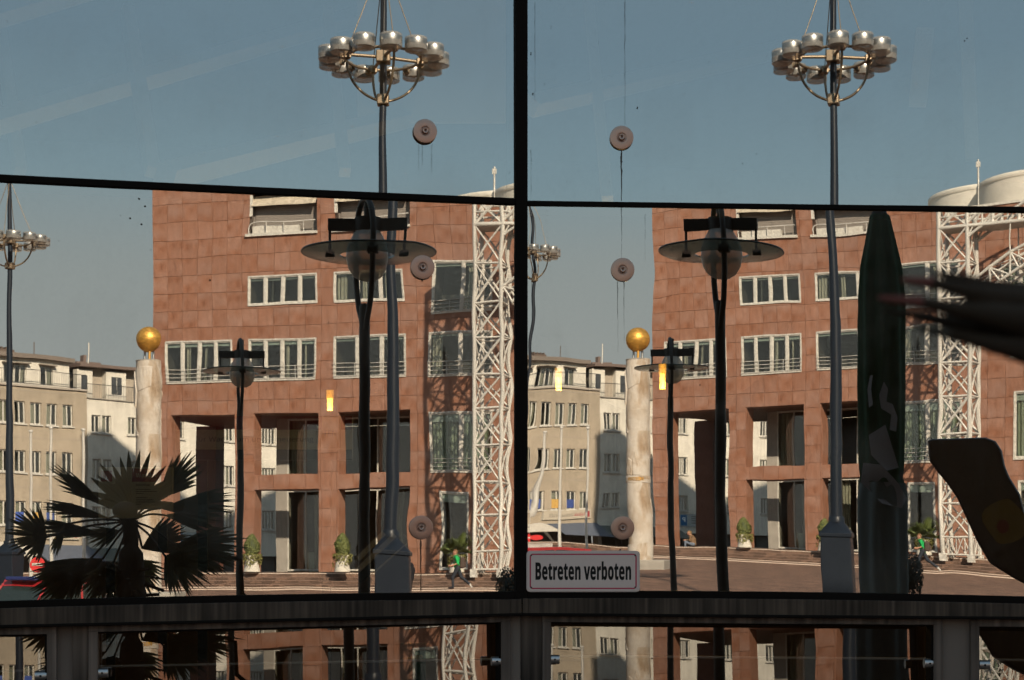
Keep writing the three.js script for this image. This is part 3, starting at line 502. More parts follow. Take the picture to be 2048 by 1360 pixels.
// ---------------------------------------------------------------- white steel lattice tower with gallery and arch
{
  const hw = .64, z0 = -4.6, zc = z0 + hw;
  const pa = toRed(atL(945, 1138, 79)), uc = toRed(atL(945, 1138, 76.4)).x + hw;
  const o = thing('lattice_tower', 'white steel lattice tower with gallery and arched truss in front of the red building', 'tower', red.localToWorld(V3(uc, 0, zc)).toArray(), A + PSI);
  const ys = [1139, 1101, 1031, 962, 888, 815, 747, 675, 605, 523, 446].map((y) => EYE + (HOR - y) * .02247);
  const top = EYE + (HOR - 385) * .02247, m = M.whiteSteel;
  const C = [[-hw, -hw], [hw, -hw], [hw, hw], [-hw, hw]];
  for (const [x, z] of C) bar('leg', V3(x, ys[0], z), V3(x, top, z), .095, m, o);
  const lv = [...ys, ys[10] + 1.2, top];
  for (let k = 0; k < lv.length; k++) for (let s = 0; s < 4; s++) {
    const a = C[s], b = C[(s + 1) % 4], y = lv[k], at = (t, yy) => V3(a[0] + (b[0] - a[0]) * t, yy, a[1] + (b[1] - a[1]) * t);
    bar('cross_bar', at(0, y), at(1, y), .055, m, o);
    if (k + 1 >= lv.length) continue; const y2 = lv[k + 1];
    if (k === 0) { for (const t of [.2, .5, .8]) bar('brace', at(t, y), at(t, y2), .022, m, o); for (const t of [0, .5]) { bar('brace', at(t, y), at(t + .25, y2), .024, m, o); bar('brace', at(t + .25, y2), at(t + .5, y), .024, m, o); } }
    else { bar('brace', at(0, y), at(1, y2), k % 2 || s % 2 ? .042 : .065, m, o); bar('brace', at(1, y), at(0, y2), .042, m, o); if (s === 0 || s === 1) bar('brace', at(0, y), at(.5, (y + y2) / 2 + .12), .022, m, o); }
    if (k > 0 && k % 2 === 0) bar('brace', V3(C[0][0], y, C[0][1]), V3(C[2][0], y, C[2][1]), .03, m, o);
  }
  obj('foot_plate', C.map(([x, z]) => bx(x - .14, x + .14, ys[0] - .35, ys[0] + .03, z - .14, z + .14)), m, o);
  // gallery running to the right at the upper level
  const gy = ys[10], L = 12, gal = [hw, L];
  obj('gallery_deck', bx(-hw, L, gy - .06, gy + .02, -hw + .1, hw - .1), S(.45, .42, .38, { roughness: .6 }), o);
  for (const z of [-hw, hw]) { for (const dy of [0, .55, 1.05]) bar('gallery_rail', V3(-hw, gy + dy, z), V3(L, gy + dy, z), dy ? .045 : .1, m, o); for (let x = hw + 1.1; x < L; x += 1.1) { bar('brace', V3(x, gy, z), V3(x + 1.1, gy + 1.05, z), .03, m, o); bar('brace', V3(x + 1.1, gy + 1.05, z), V3(x, top - .2, z), .03, m, o); bar('gallery_post', V3(x, gy - .05, z), V3(x, top - .2, z), .08, m, o); bar('brace', V3(x, gy + 1.05, z), V3(x + .9, top - .2, z), .03, m, o); } }
  for (let x = hw; x < L; x += 1.75) { bar('cross_bar', V3(x, gy, -hw), V3(x, gy, hw), .04, m, o); bar('brace', V3(x, gy, -hw), V3(Math.min(L, x + 1.75), gy, hw), .025, m, o); }
  // raking trusses above the gallery, whose shadow crosses the wall left of the tower
  for (const z of [-hw, hw]) {
    const p = (t, dy) => V3(hw + 3.4 * t, gy + .15 + dy + 2.0 * Math.pow(t, .8), z);
    for (let k = 0; k < 5; k++) { const t0 = k / 5, t1 = (k + 1) / 5; bar('arch_chord', p(t0, 0), p(t1, 0), .07, m, o); bar('arch_chord', p(t0, -.75), p(t1, -.75), .07, m, o); bar('arch_web', p(t0, -.75), p(t1, 0), .04, m, o); bar('arch_web', p(t1, -.75), p(t1, 0), .04, m, o); }
  }
  // arch truss: two chords in each of two planes, zigzag web
  const y0 = EYE + (HOR - 575) * .02247, arch = (t, off) => { const x = 10.6 * t, q = 1 - (1 - x / 5.3) ** 2; return [hw + .05 + x + off * .42 * (1 - 2 * t), y0 + 2.5 * q - off * .62]; };
  const N = 12;
  for (const z of [-hw, hw]) for (let k = 0; k < N; k++) {
    const p = (t, off) => { const [x, y] = arch(t, off); return V3(x, y, z); }, t0 = k / N, t1 = (k + 1) / N;
    bar('arch_chord', p(t0, 0), p(t1, 0), .075, m, o); bar('arch_chord', p(t0, 1.25), p(t1, 1.25), .075, m, o);
    bar('arch_web', p(t0, 0), p((t0 + t1) / 2, 1.3), .045, m, o); bar('arch_web', p((t0 + t1) / 2, 1.3), p(t1, 0), .045, m, o); bar('arch_web', p(t0, 0), p(t0, 1.3), .05, m, o);
    if (k > 1 && k < 8) bar('arch_hanger', p(t0, 0), V3(p(t0, 0).x, gy, z), .03, m, o);
    if (z < 0) { const q = (t, off) => { const [x, y] = arch(t, off); return V3(x, y, hw); }; bar('cross_bar', p(t0, 0), q(t0, 0), .04, m, o); bar('cross_bar', p(t0, 1.3), q(t0, 1.3), .045, m, o); bar('arch_web', p(t0, 1.3), q(t1, 1.3), .024, m, o); bar('arch_web', p(t0, 0), q(t1, 0), .024, m, o); }
  }
}
// ---------------------------------------------------------------- ground: the square, ramp and steps
{
  const prof = [[-420, -.4], [-36, -.4], [-24, .2], [-9, .66], [-5.2, .70], [260, .70]];
  const sh = new THREE.Shape([...prof.map(([z, y]) => new THREE.Vector2(z, y)), new THREE.Vector2(260, -3), new THREE.Vector2(-420, -3)]);
  const g = new THREE.ExtrudeGeometry(sh, { depth: 900, bevelEnabled: false }).translate(0, 0, -450).rotateY(-Math.PI / 2);
  const m = obj('plaza_ground', metric(g), S(.30, .178, .128, { roughness: .85, map: rep(paveTex, 3.2) })); m.position.set(RBX, 0, RBZ); m.rotation.y = A + PSI;
  tag(m, 'brown brick paving of the square', null, null, 'structure');
  const st = new THREE.Group(); st.name = 'stone_steps'; scene.add(st); st.position.copy(m.position); st.rotation.y = A + PSI; tag(st, 'long low stone steps with pale edges before the red building', null, null, 'structure');
  [[.71, .87, -5.2], [.87, 1.04, -4.7], [1.04, 1.21, -4.2], [1.21, 1.38, -3.75 + -.3]].forEach(([a, b, z], i) => { obj('step', bx(-40, 60, a, b - .03, z, .02 + i * .001), S(.25, .16, .12, { map: rep(paveTex, 2.4) }), st); if (i % 3 === 0) obj('step_edge', bx(-40, 60, b - .03, b, z - .02, z + .3), i ? S(.62, .52, .44) : S(.24, .155, .12), st); else obj('step_edge', bx(-40, 60, b - .03, b, z - .02, z + .3), S(.24, .155, .12), st); });
  obj('landing', bx(-40, 60, 1.38, BASE - .005, -3.9, .021), S(.3, .23, .19, { map: rep(paveTex, 2.4) }), st);
  for (const [z, y] of [[-5.3, .735], [-9.3, .70]]) obj('step_edge', bx(-40, 60, .3, y, z, z + .12), S(.55, .44, .36), st);
}
// ---------------------------------------------------------------- pale houses beyond the red building
const WA = 46 * Math.PI / 180, cW = Math.cos(WA), sW = Math.sin(WA), [HX, HZ] = W(-1024 / F * 100, 100);
const TT = (px) => { const k = (px - 1024) / F; return (100 * k + 30.12) / (cW - k * sW); };
const hAt = (py) => EYE + (HOR - py) * .0300;             // heights at pixel column 90
function house(name, label, t0, t1, y1, mat, rows, top, shop) {
  const o = thing(name, label, 'building', [HX, 0, HZ], A - WA);
  let wall = [[t0, t1, .5, y1]], zz = .28;
  const all = rows.flatMap(([ya, yb, list, w]) => list.map((t) => [t, t + w, ya, yb]));
  const holes = [...all]; if (shop) holes.push([t0 + .3, t1 - .3, .5, shop]);
  for (const h of holes) wall = subtract(wall, h);
  obj('wall', wall.map(([a, b, c, d]) => bx(a, b, c, d, 0, zz)), mat, o);
  obj('rear_body', [bx(t0, t1, shop ? shop : .5, y1 - .01, .9, 9)], M.dark, o);
  if (mat === M.beige) obj('course', [hAt(878), hAt(975), hAt(1062), y1 - .35].map((y) => bx(t0, t1, y - .02, y + .02, -.012, 0)), S(.3, .26, .22), o);
  for (const [a, b, c, d] of all) {
    const w = new THREE.Group(); w.name = 'window'; w.position.set(a, c, 0); o.add(w); const W_ = b - a, H_ = d - c, f = .07;
    obj('frame', [bx(0, f, 0, H_, .1, .2), bx(W_ - f, W_, 0, H_, .1, .2), bx(f, W_ - f, 0, f, .1, .2), bx(f, W_ - f, H_ - f, H_, .1, .2), bx(W_ * .5 - .04, W_ * .5 + .04, f, H_ - f, .11, .19)], M.white, w);
    obj('pane', bx(f, W_ - f, f, H_ - f, .14, .15), M.pane, w);
    obj('sill', bx(-.08, W_ + .08, -.09, 0, -.1, .1), M.white, w);
    obj('room', [bx(0, W_, 0, H_, .8, .85), bx(-.02, 0, 0, H_, .2, .8), bx(W_, W_ + .02, 0, H_, .2, .8), bx(0, W_, H_, H_ + .02, .2, .8), bx(0, W_, -.02, 0, .2, .8)], M.room, w);
    if (rnd() < .8) obj('curtain', bx(f, f + W_ * rr(.2, .75), f, H_ - f, .22, .24), M.curtain, w);
  }
  if (shop) { // dark shop windows under an awning
    obj('shop_front', [bx(t0 + .3, t1 - .3, .5, shop, .5, .55), ...Array.from({ length: Math.floor((t1 - t0) / 1.6) }, (_, i) => bx(t0 + .4 + i * 1.6, t0 + .5 + i * 1.6, .7, shop, .4, .5))], M.room, o);
  }
  return o;
}
{
  const yA = hAt(772), tj = TT(175);
  const rowsB = [[hAt(850), hAt(806), [-4.2, -3.2, -2.2, -1.15, -.1, .95, 2.0, 3.05, 4.15], .72], [hAt(946), hAt(903), [-4.2, -3.2, -2.2, -1.15, -.1, .95, 2.0, 3.05, 4.15], .72], [hAt(1050), hAt(1003), [-4.2, -3.2, -2.2, -1.15, -.1, .95, 2.0, 3.05, 4.15], .74]];
  const b1 = house('beige_house', 'beige clad house with three window rows and a white set-back top storey', -14, tj, yA, M.beige, rowsB, 0, hAt(1092));
  // set-back top storeys
  const topH = hAt(706), wH = [[.3, .95], [1.05, 1.75], [2.75, 3.5], [-1.2, -.4], [-2.6, -1.8]];
  let tw = [[-14, TT(140) + .6, yA, topH - .25]]; const th = wH.map(([a, b]) => [a + .55, b + .65, hAt(764), hAt(726)]); for (const h of th) tw = subtract(tw, h);
  obj('top_storey', tw.map(([a, b, c, d]) => bx(a, b, c, d, 1.1, 1.3)), M.plaster, b1);
  obj('top_storey', bx(TT(140) + .4, TT(140) + .6, yA, topH - .25, 1.3, 8), M.plaster, b1); obj('rear_body', bx(-14, TT(140) + .4, yA, topH - .26, 1.9, 8), M.dark, b1);
  for (const [a, b, c, d] of th) { const w = new THREE.Group(); w.name = 'window'; w.position.set(a, c, 1.1); b1.add(w); const W_ = b - a, H_ = d - c; obj('frame', [bx(0, .06, 0, H_, .06, .14), bx(W_ - .06, W_, 0, H_, .06, .14), bx(.06, W_ - .06, H_ - .06, H_, .06, .14), bx(W_ / 2 - .035, W_ / 2 + .035, 0, H_ - .06, .07, .13)], M.white, w); obj('pane', bx(.06, W_ - .06, 0, H_ - .06, .1, .11), M.pane, w); obj('hood', bx(-.12, W_ + .12, H_, H_ + .07, -.35, .05), S(.2, .17, .14), w); obj('curtain', bx(W_ * .5, W_ * .9, .05, H_ - .1, .2, .22), M.curtain, w); }
  obj('roof', [bx(-14, TT(142) + .75, topH - .25, topH, .75, 9)], S(.16, .13, .11), b1);
  obj('railing', [barGeo(V3(-14, yA + .95, .12), V3(tj, yA + .95, .12), .022), barGeo(V3(-14, yA + .1, .12), V3(tj, yA + .1, .12), .018), ...Array.from({ length: 165 }, (_, i) => barGeo(V3(-14 + i * .12, yA, .12), V3(-14 + i * .12, yA + .95, .12), .009, 4))], M.mast, b1);
  obj('ledge', bx(-14, tj, yA - .12, yA, -.12, 1.1), S(.33, .29, .25), b1);
  obj('chimney', [bx(1.2, 2.3, topH, topH + .35, 2.4, 3.2), ...[1.3, 1.6, 1.9, 2.2].map((x) => bx(x - .05, x + .05, topH + .35, topH + .5, 2.6, 3)), barGeo(V3(3.4, topH, 2), V3(3.4, topH + .9, 2), .03)], S(.10, .07, .055), b1);
  // awnings and shop signs
  const aw = (t0, t1, y, dep, mat, o, n) => { const g = bx(t0, t1, -.03, .03, -dep, 0), m = obj('awning', g, mat, o); m.position.y = y; m.rotation.x = -.42; return m; };
  aw(-13, 1.6, hAt(1086), 2.0, S(.5, .46, .4), b1); aw(1.8, tj - .05, hAt(1090), 2.4, S(.085, .10, .135), b1);
  const signB = canvasTex(640, 128, (x, w, h) => { x.fillStyle = '#a89f90'; x.fillRect(0, 0, w, h); x.fillStyle = '#8c3038'; x.fillRect(24, 24, 34, 84); x.font = 'bold 64px serif'; x.fillText('Tabak', 80, 88); x.fillStyle = '#55504a'; x.font = '64px serif'; x.fillText('Zeitschrift', 290, 88); });
  const sg = obj('shop_sign', new THREE.PlaneGeometry(3.6, .74).rotateY(Math.PI).translate(3.4, hAt(1065), -.14), new THREE.MeshStandardMaterial({ map: signB }), b1); obj('sign_box', bx(1.6, 5.2, hAt(1065) - .38, hAt(1065) + .38, -.13, -.001), M.plaster, sg);
  for (const [t, c] of [[-1.1, [.04, .08, .3]], [.97, [.04, .08, .3]], [2.03, [.5, .3, .08]], [3.07, [.03, .06, .22]]]) obj('window_sticker', bx(t + .05, t + .6, hAt(1046), hAt(1024), .1, .105), S(...c), b1);

  const px = [184, 205, 255, 275, 341, 352, 437, 452, 524, 536].map(TT), rowsW = [[hAt(862) + .1, hAt(822), px, .62], [hAt(955), hAt(912), px, .62], [hAt(1050), hAt(1008), px, .62]];
  const b2 = house('white_house', 'plain white house in half shade between the column and the red arcade', tj + .005, 31, hAt(790), M.plaster, rowsW, 0, hAt(1110));
  const hood = hAt(790);
  obj('roof_storey', [bx(tj + .3, 31, hood, hood + 2.1, 1.4, 8)], S(.47, .41, .34, { map: rep(plasterTex, 3) }), b2);
  for (const [a, b] of [[TT(178), TT(196)], [TT(236), TT(262)]]) obj('dormer', [bx(a - .25, b + .25, hood + .05, hood + 1.95, .95, 1.4)], M.plaster, b2);
  for (const [a, b] of [[TT(180), TT(193)], [TT(240), TT(250)], [TT(251), TT(260)]]) obj('window', [bx(a, b, hood + .5, hood + 1.6, .94, .96)], S(.05, .055, .06, { roughness: .1 }), b2);
  obj('roof', [bx(tj - .1, 31, hood + 2.1, hood + 2.28, .6, 8), bx(TT(206), TT(255), hood + 2.28, hood + 2.7, 3, 4), bx(TT(220), TT(226), hood + 2.7, hood + 3.1, 3, 3.4), bx(TT(196), TT(250), hood + 2.3, hood + 2.4, 1.6, 2.4)], S(.14, .10, .085), b2);
  obj('aerial', [barGeo(V3(TT(230), hood + 2.2, 3), V3(TT(230), hood + 3.9, 3), .05)], M.whiteSteel, b2);
  obj('railing', [barGeo(V3(tj, hood + .95, .12), V3(18, hood + .95, .12), .022), ...Array.from({ length: 100 }, (_, i) => barGeo(V3(tj + i * .12, hood, .12), V3(tj + i * .12, hood + .95, .12), .009, 4))], M.mast, b2);
  obj('ledge', bx(tj, 31, hood, hood + .06, -.1, 1.4), M.concrete, b2);
  aw(tj + .1, 12, hAt(1096), 2.0, S(.09, .10, .09), b2);
  const info = canvasTex(256, 128, (x, w, h) => { x.fillStyle = '#9aa0a0'; x.fillRect(0, 0, w, h); x.fillStyle = '#1d5f8c'; x.fillRect(w - 86, 10, 66, 108); x.fillStyle = '#e8e8e8'; x.font = 'bold 70px sans-serif'; x.fillText('P', w - 76, 84); x.fillStyle = '#444'; for (let i = 0; i < 4; i++) x.fillRect(16, 22 + i * 22, 110, 8); });
  const ip = obj('sign_panel', new THREE.PlaneGeometry(2.0, 1.0).rotateY(Math.PI).translate(TT(372), hAt(1075), -.06), new THREE.MeshStandardMaterial({ map: info }), b2); obj('sign_box', bx(TT(372) - 1.02, TT(372) + 1.02, hAt(1075) - .52, hAt(1075) + .52, -.05, -.001), M.concrete, ip);
}
// ---------------------------------------------------------------- tall candelabra lamp masts
const FACE = A;                                            // objects' x axis runs along the mirrored picture
function candelabra(label, base, ringY, s) {
  const o = thing('candelabra_mast', label, 'street lamp', [base.x, base.y, base.z], FACE, 'tall lamp masts with rings of drum lamps');
  const R = ringY - base.y, k = 1;
  obj('pedestal', [rbx(-.36, .36, 0, 2.2, -.36, .36, .03), rbx(-.395, .395, 2.12, 2.22, -.395, .395, .02), rbx(-.40, .40, 0, .12, -.40, .40, .02)], M.mast, o);
  obj('pedestal_cap', new THREE.CylinderGeometry(.21, .54, .30, 4, 1).rotateY(Math.PI / 4).translate(0, 2.37, 0), M.mast, o);
  obj('pole', [lathe([[.155, 2.4], [.145, 3.2], [.13, 5.5], [.105, 8.5], [.078, R - 1.1], [.07, R + 1.2], [.055, R + 2.3]], 20)], M.mast, o);
  obj('collar', [lathe([[.2, 2.48], [.2, 2.6], [.155, 2.64]], 20)], M.mast, o);
  const r = .80;
  obj('hub', [rbx(-.15, .15, R - .13, R + .13, -.15, .15, .03)], M.bronze, o);
  obj('hub', [rbx(-.13, .13, R - 1.03, R - .80, -.13, .13, .03)], M.bronze, o);
  obj('ring', new THREE.TorusGeometry(r, .032, 8, 64).rotateX(Math.PI / 2).translate(0, R - .03, 0), M.bronze, o);
  for (let i = 0; i < 4; i++) {
    const a = .35 + i * Math.PI / 2, p = (q, y) => V3(Math.cos(a) * q, y, Math.sin(a) * q);
    bar('arm', p(.1, R), p(r, R - .02), .036, M.bronze, o);
    obj('rib', tube([p(r, R - .02), p(r * .985, R - .28), p(r * .83, R - .58), p(r * .55, R - .80), p(r * .24, R - .91), p(.1, R - .93)], .028, 24, 8), M.bronze, o);
    obj('joint', rbx(-.08, .08, -.08, .08, -.08, .08, .02).rotateY(-a).translate(Math.cos(a) * r, R - .03, Math.sin(a) * r), M.bronze, o);
    obj('cable', barGeo(p(.04, R + 2.05), p(r * 1.02, R + .02), .011, 5), M.bronze, o);
  }
  obj('finial', [lathe([[.055, R + 2.0], [.2, R + 2.04], [.2, R + 2.10], [.05, R + 2.12], [.03, R + 2.5], [.001, R + 2.62]], 16)], M.bronze, o);
  const N = 13;
  const clear = new THREE.MeshPhysicalMaterial({ color: new THREE.Color().setRGB(.62, .60, .57), transmission: .75, roughness: .25, ior: 1.5, thickness: 0 });
  const silver = S(.62, .60, .57, { metalness: .9, roughness: .34, map: rep(fineTex, .3) });
  for (let i = 0; i < N; i++) {
    const a = .08 + i * 2 * Math.PI / N, x = Math.cos(a) * 1.17, z = Math.sin(a) * 1.17;
    const d = obj('drum_lamp', lathe([[.001, R + .075], [.222, R + .07], [.235, R + .06], [.235, R - .05], [.22, R - .055], [.05, R - .02], [.001, R - .02]], 28).translate(x, 0, z), silver, o);
    obj('cover', [lathe([[.001, R + .12], [.21, R + .118], [.236, R + .105], [.236, R + .062]], 28).translate(x, 0, z), lathe([[.236, R - .052], [.236, R - .15], [.22, R - .165], [.001, R - .168]], 28).translate(x, 0, z)], clear, d);
    obj('bulb', lathe([[.001, R - .14], [.05, R - .12], [.07, R - .08], [.05, R - .03], [.001, R - .02]], 12).translate(x, 0, z), silver, d);
    obj('bracket', [barGeo(V3(Math.cos(a) * r, R - .03, Math.sin(a) * r), V3(Math.cos(a) * .96, R - .06, Math.sin(a) * .96), .022), rbx(-.055, .055, -.055, .055, -.055, .055, .015).rotateY(-a).translate(Math.cos(a) * .9, R - .05, Math.sin(a) * .9)], M.bronze, d);
  }
  return o;
}
{
  const d = 36, ring = atL(785, 57, d), b = atL(786, 1135, d); b.y = -.18;
  candelabra('tall mast with square base between the lattice tower and black street lamp', b, ring.y, 1);
  const f = atL(19, 480, 60), o2 = scene.getObjectByName('candelabra_mast').clone();
  o2.name = numbered('candelabra_mast'); scene.add(o2); o2.position.set(f.x, f.y - (ring.y - b.y), f.z); o2.rotation.y = FACE + .3;
  o2.userData = { ...o2.userData, label: 'farther lamp mast showing whole crown with pointed tip against sky above pale houses' };
}
// ---------------------------------------------------------------- black street lamps with globe and glass disc
{
  const p = atL(736, 510, 15), G = -.4, h = p.y - G;
  const o = thing('street_lamp', 'large near black street lamp with globe and glass disc before the red building', 'street lamp', [p.x, G, p.z], FACE - .0, 'black globe street lamps');
  const m = M.lampGreen, a = .36, hx = Math.sin(a), hz = -Math.cos(a), cx = -.03;                  // hoop plane seen almost edge-on
  const P = (q, y) => V3(cx + hx * q, h + y, hz * q);
  obj('pole', [lathe([[.075, 0], [.07, .5], [.055, .55], [.052, 1.5], [.047, h - .46], [.04, h - .43], [.001, h - .42]], 20).translate(cx, 0, 0)], m, o);
  for (const s of [1, -1]) obj('fork_arm', tube([P(.04 * s, -.66), P(.09 * s, -.57), P(.19 * s, -.43), P(.27 * s, -.22), P(.29 * s, .02), P(.29 * s, .2), P(.22 * s, .38), P(.1 * s, .475), P(0, .49)], .026, 40, 10), m, o);
  obj('globe', lathe([[.001, -.235], [.07, -.225], [.13, -.19], [.175, -.12], [.195, -.03], [.19, .05], [.165, .12], [.125, .19], [.11, .22]], 40).translate(0, h, 0), new THREE.MeshPhysicalMaterial({ color: new THREE.Color().setRGB(.68, .62, .53), roughness: .4, transmission: .55, thickness: 0, ior: 1.45 }), o);
  obj('lamp_holder', [cyl(.12, .12, .21, .33, 28).translate(0, h, 0), cyl(.035, .035, .33, .49, 12).translate(0, h, 0)], m, o);
  obj('cross_bar', [rbx(-.35, -.10, .215, .325, -.03, .03, .006).translate(0, h, 0), rbx(.10, .35, .215, .325, -.03, .03, .006).translate(0, h, 0)], m, o);
  for (const s of [-1, 1]) { bar('rod', V3(s * .335, h + .02, 0), V3(s * .335, h + .22, 0), .012, m, o); obj('disc_clip', [rbx(-.04, .04, -.03, .02, -.015, .015, .004).translate(s * .335, h + .01, 0)], m, o); }
  obj('glass_disc', lathe([[.25, -.01], [.58, .012], [.585, .02], [.58, .028], [.25, .006], [.25, -.01]], 72).translate(0, h, 0), new THREE.MeshPhysicalMaterial({ color: new THREE.Color().setRGB(.42, .54, .52), transmission: .92, roughness: .16, thickness: 0, ior: 1.55 }), o);
  obj('disc_rim', new THREE.TorusGeometry(.582, .009, 6, 72).rotateX(Math.PI / 2).translate(0, h + .02, 0), S(.03, .06, .055, { roughness: .2 }), o);
  obj('disc_clamp', [rbx(-.05, .05, -.035, .035, -.05, .05, .01).translate(cx + hx * .29, h, hz * .29), rbx(-.05, .05, -.035, .035, -.05, .05, .01).translate(cx - hx * .29, h, -hz * .29)], m, o);
  const q = atL(484, 745, 26), o2 = o.clone(); o2.name = numbered('street_lamp'); scene.add(o2); o2.position.set(q.x, q.y - h, q.z); o2.rotation.y = FACE + .08;
  o2.userData = { ...o2.userData, label: 'small farther black street lamp beside the golden ball column' };
}
// ---------------------------------------------------------------- monument column with golden ball
{
  const p = atL(297, 722, 62), G = .45, h = p.y - G;
  const o = thing('monument_column', 'carved pale stone column topped by a golden ball before the red building edge', 'monument', [p.x, G, p.z], FACE);
  const R = .47, segs = [0, .28, 1.15, 4.25, 6.05, h], g = [];
  const carved = (y0, y1, sd) => { // cylinder whose skin carries shallow carved slabs, grooves and rounded figures
    const c = new THREE.CylinderGeometry(R, R, y1 - y0, 240, Math.ceil((y1 - y0) * 56), true).translate(0, (y0 + y1) / 2, 0), q = c.attributes.position;
    const cells = Array.from({ length: 20 }, () => [rr(-Math.PI, Math.PI), rr(y0, y1), rr(.35, 1.0), rr(-.17, .05)]);
    for (let i = 0; i < q.count; i++) {
      const x = q.getX(i), z = q.getZ(i), y = q.getY(i), th = Math.atan2(z, x); let b = [9, 0], b2 = 9;
      for (const [ct, cy, e, dz] of cells) { let dt = Math.abs(th - ct); dt = Math.min(dt, 2 * Math.PI - dt); const d = Math.hypot(dt * R * 1.25, (y - cy) * e * .75) + .05 * vnoise(th * 3 + sd, y * 3); if (d < b[0]) { b2 = b[0]; b = [d, dz]; } else if (d < b2) b2 = d; }
      const groove = Math.min(1, (b2 - b[0]) / .03), e = Math.min(1, Math.min(y - y0, y1 - y) / .04);
      const r = R + (y1 - y0 > 1 ? (b[1] * groove - .11 * (1 - groove) + .012 * vnoise(th * 7, y * 7)) * Math.min(1, e + .15) : 0);
      q.setX(i, x / R * r); q.setZ(i, z / R * r);
    }
    c.computeVertexNormals(); return metric(c);
  };
  const stone = S(.66, .59, .51, { roughness: .9, map: rep(stainTex, 1.5, 2.2) });
  obj('plinth', rbx(-1.15, 1.15, -.6, .30, -1.15, 1.15, .03), M.concrete, o);
  for (let i = 1; i < 5; i++) obj('drum', [carved(segs[i] + .006, segs[i + 1] - .006, i * 7), cyl(R * .97, R * .97, segs[i], segs[i + 1], 40)], stone, o);
  obj('cap', cyl(R, R, h - .02, h + .01, 60), M.concrete, o);
  const by = h + .77;
  obj('ball', new THREE.SphereGeometry(.468, 48, 32).translate(0, by, 0), M.gold, o);
  bar('rod', V3(.06, h, -.1), V3(.06, by - .4, -.1), .05, M.gold, o); bar('rod', V3(-.17, h, .1), V3(-.17, by - .3, .1), .045, M.steel, o); bar('rod', V3(.16, h, .15), V3(.16, by - .3, .15), .04, M.steel, o);
  const tx = canvasTex(512, 128, (x, w, H) => { x.clearRect(0, 0, w, H); x.fillStyle = '#d49a2e'; x.font = 'bold 96px sans-serif'; x.textAlign = 'center'; x.fillText('FRIEDEN', w / 2, 98); });
  const band = new THREE.CylinderGeometry(R + .035, R + .035, .26, 40, 1, true, Math.PI - .85, 1.7).translate(0, 4.1, 0);
  obj('gold_lettering', band, new THREE.MeshStandardMaterial({ map: tx, transparent: true, alphaTest: .5, metalness: .8, roughness: .35, side: THREE.DoubleSide }), o);
  obj('letter_band', [cyl(R + .012, R + .012, 3.95, 4.25, 60)], stone, o);
}
// ---------------------------------------------------------------- flagpoles, no-entry sign
for (const [px, top, d, lab] of [[62, 866, 72, 'white flagpole nearest the far lamp mast'], [102, 858, 70, 'tallest white flagpole, middle one before the beige house'], [167, 863, 72, 'white flagpole standing at the edge of the house shade']]) {
  const p = atL(px, top, d), o = thing('flagpole', lab, 'flagpole', [p.x, .2, p.z], FACE, 'white flagpoles before the beige house'), h = p.y - .2;
  obj('pole', lathe([[.085, 0], [.075, 1], [.055, h - .1], [.055, h]], 14), M.whiteSteel, o); obj('finial', lathe([[.001, h + .12], [.09, h + .1], [.09, h], [.05, h]], 14), M.whiteSteel, o);
}
{
  const p = atL(74, 1130, 60), o = thing('no_entry_sign', 'round red no entry sign with white bar above the red car', 'sign', [p.x, -.2, p.z], FACE), h = p.y + .2;
  bar('post', V3(0, 0, .06), V3(0, h + .4, .06), .03, M.steel, o);
  obj('disc', new THREE.CylinderGeometry(.26, .26, .02, 40).rotateX(Math.PI / 2).translate(0, h, 0), S(.55, .03, .03, { roughness: .4 }), o);
  obj('bar', bx(-.19, .19, h - .045, h + .05, -.014, -.0101), M.white, o);
  obj('notice_plate', bx(-.2, .2, h - .78, h - .38, -.01, .01), M.white, o);
}
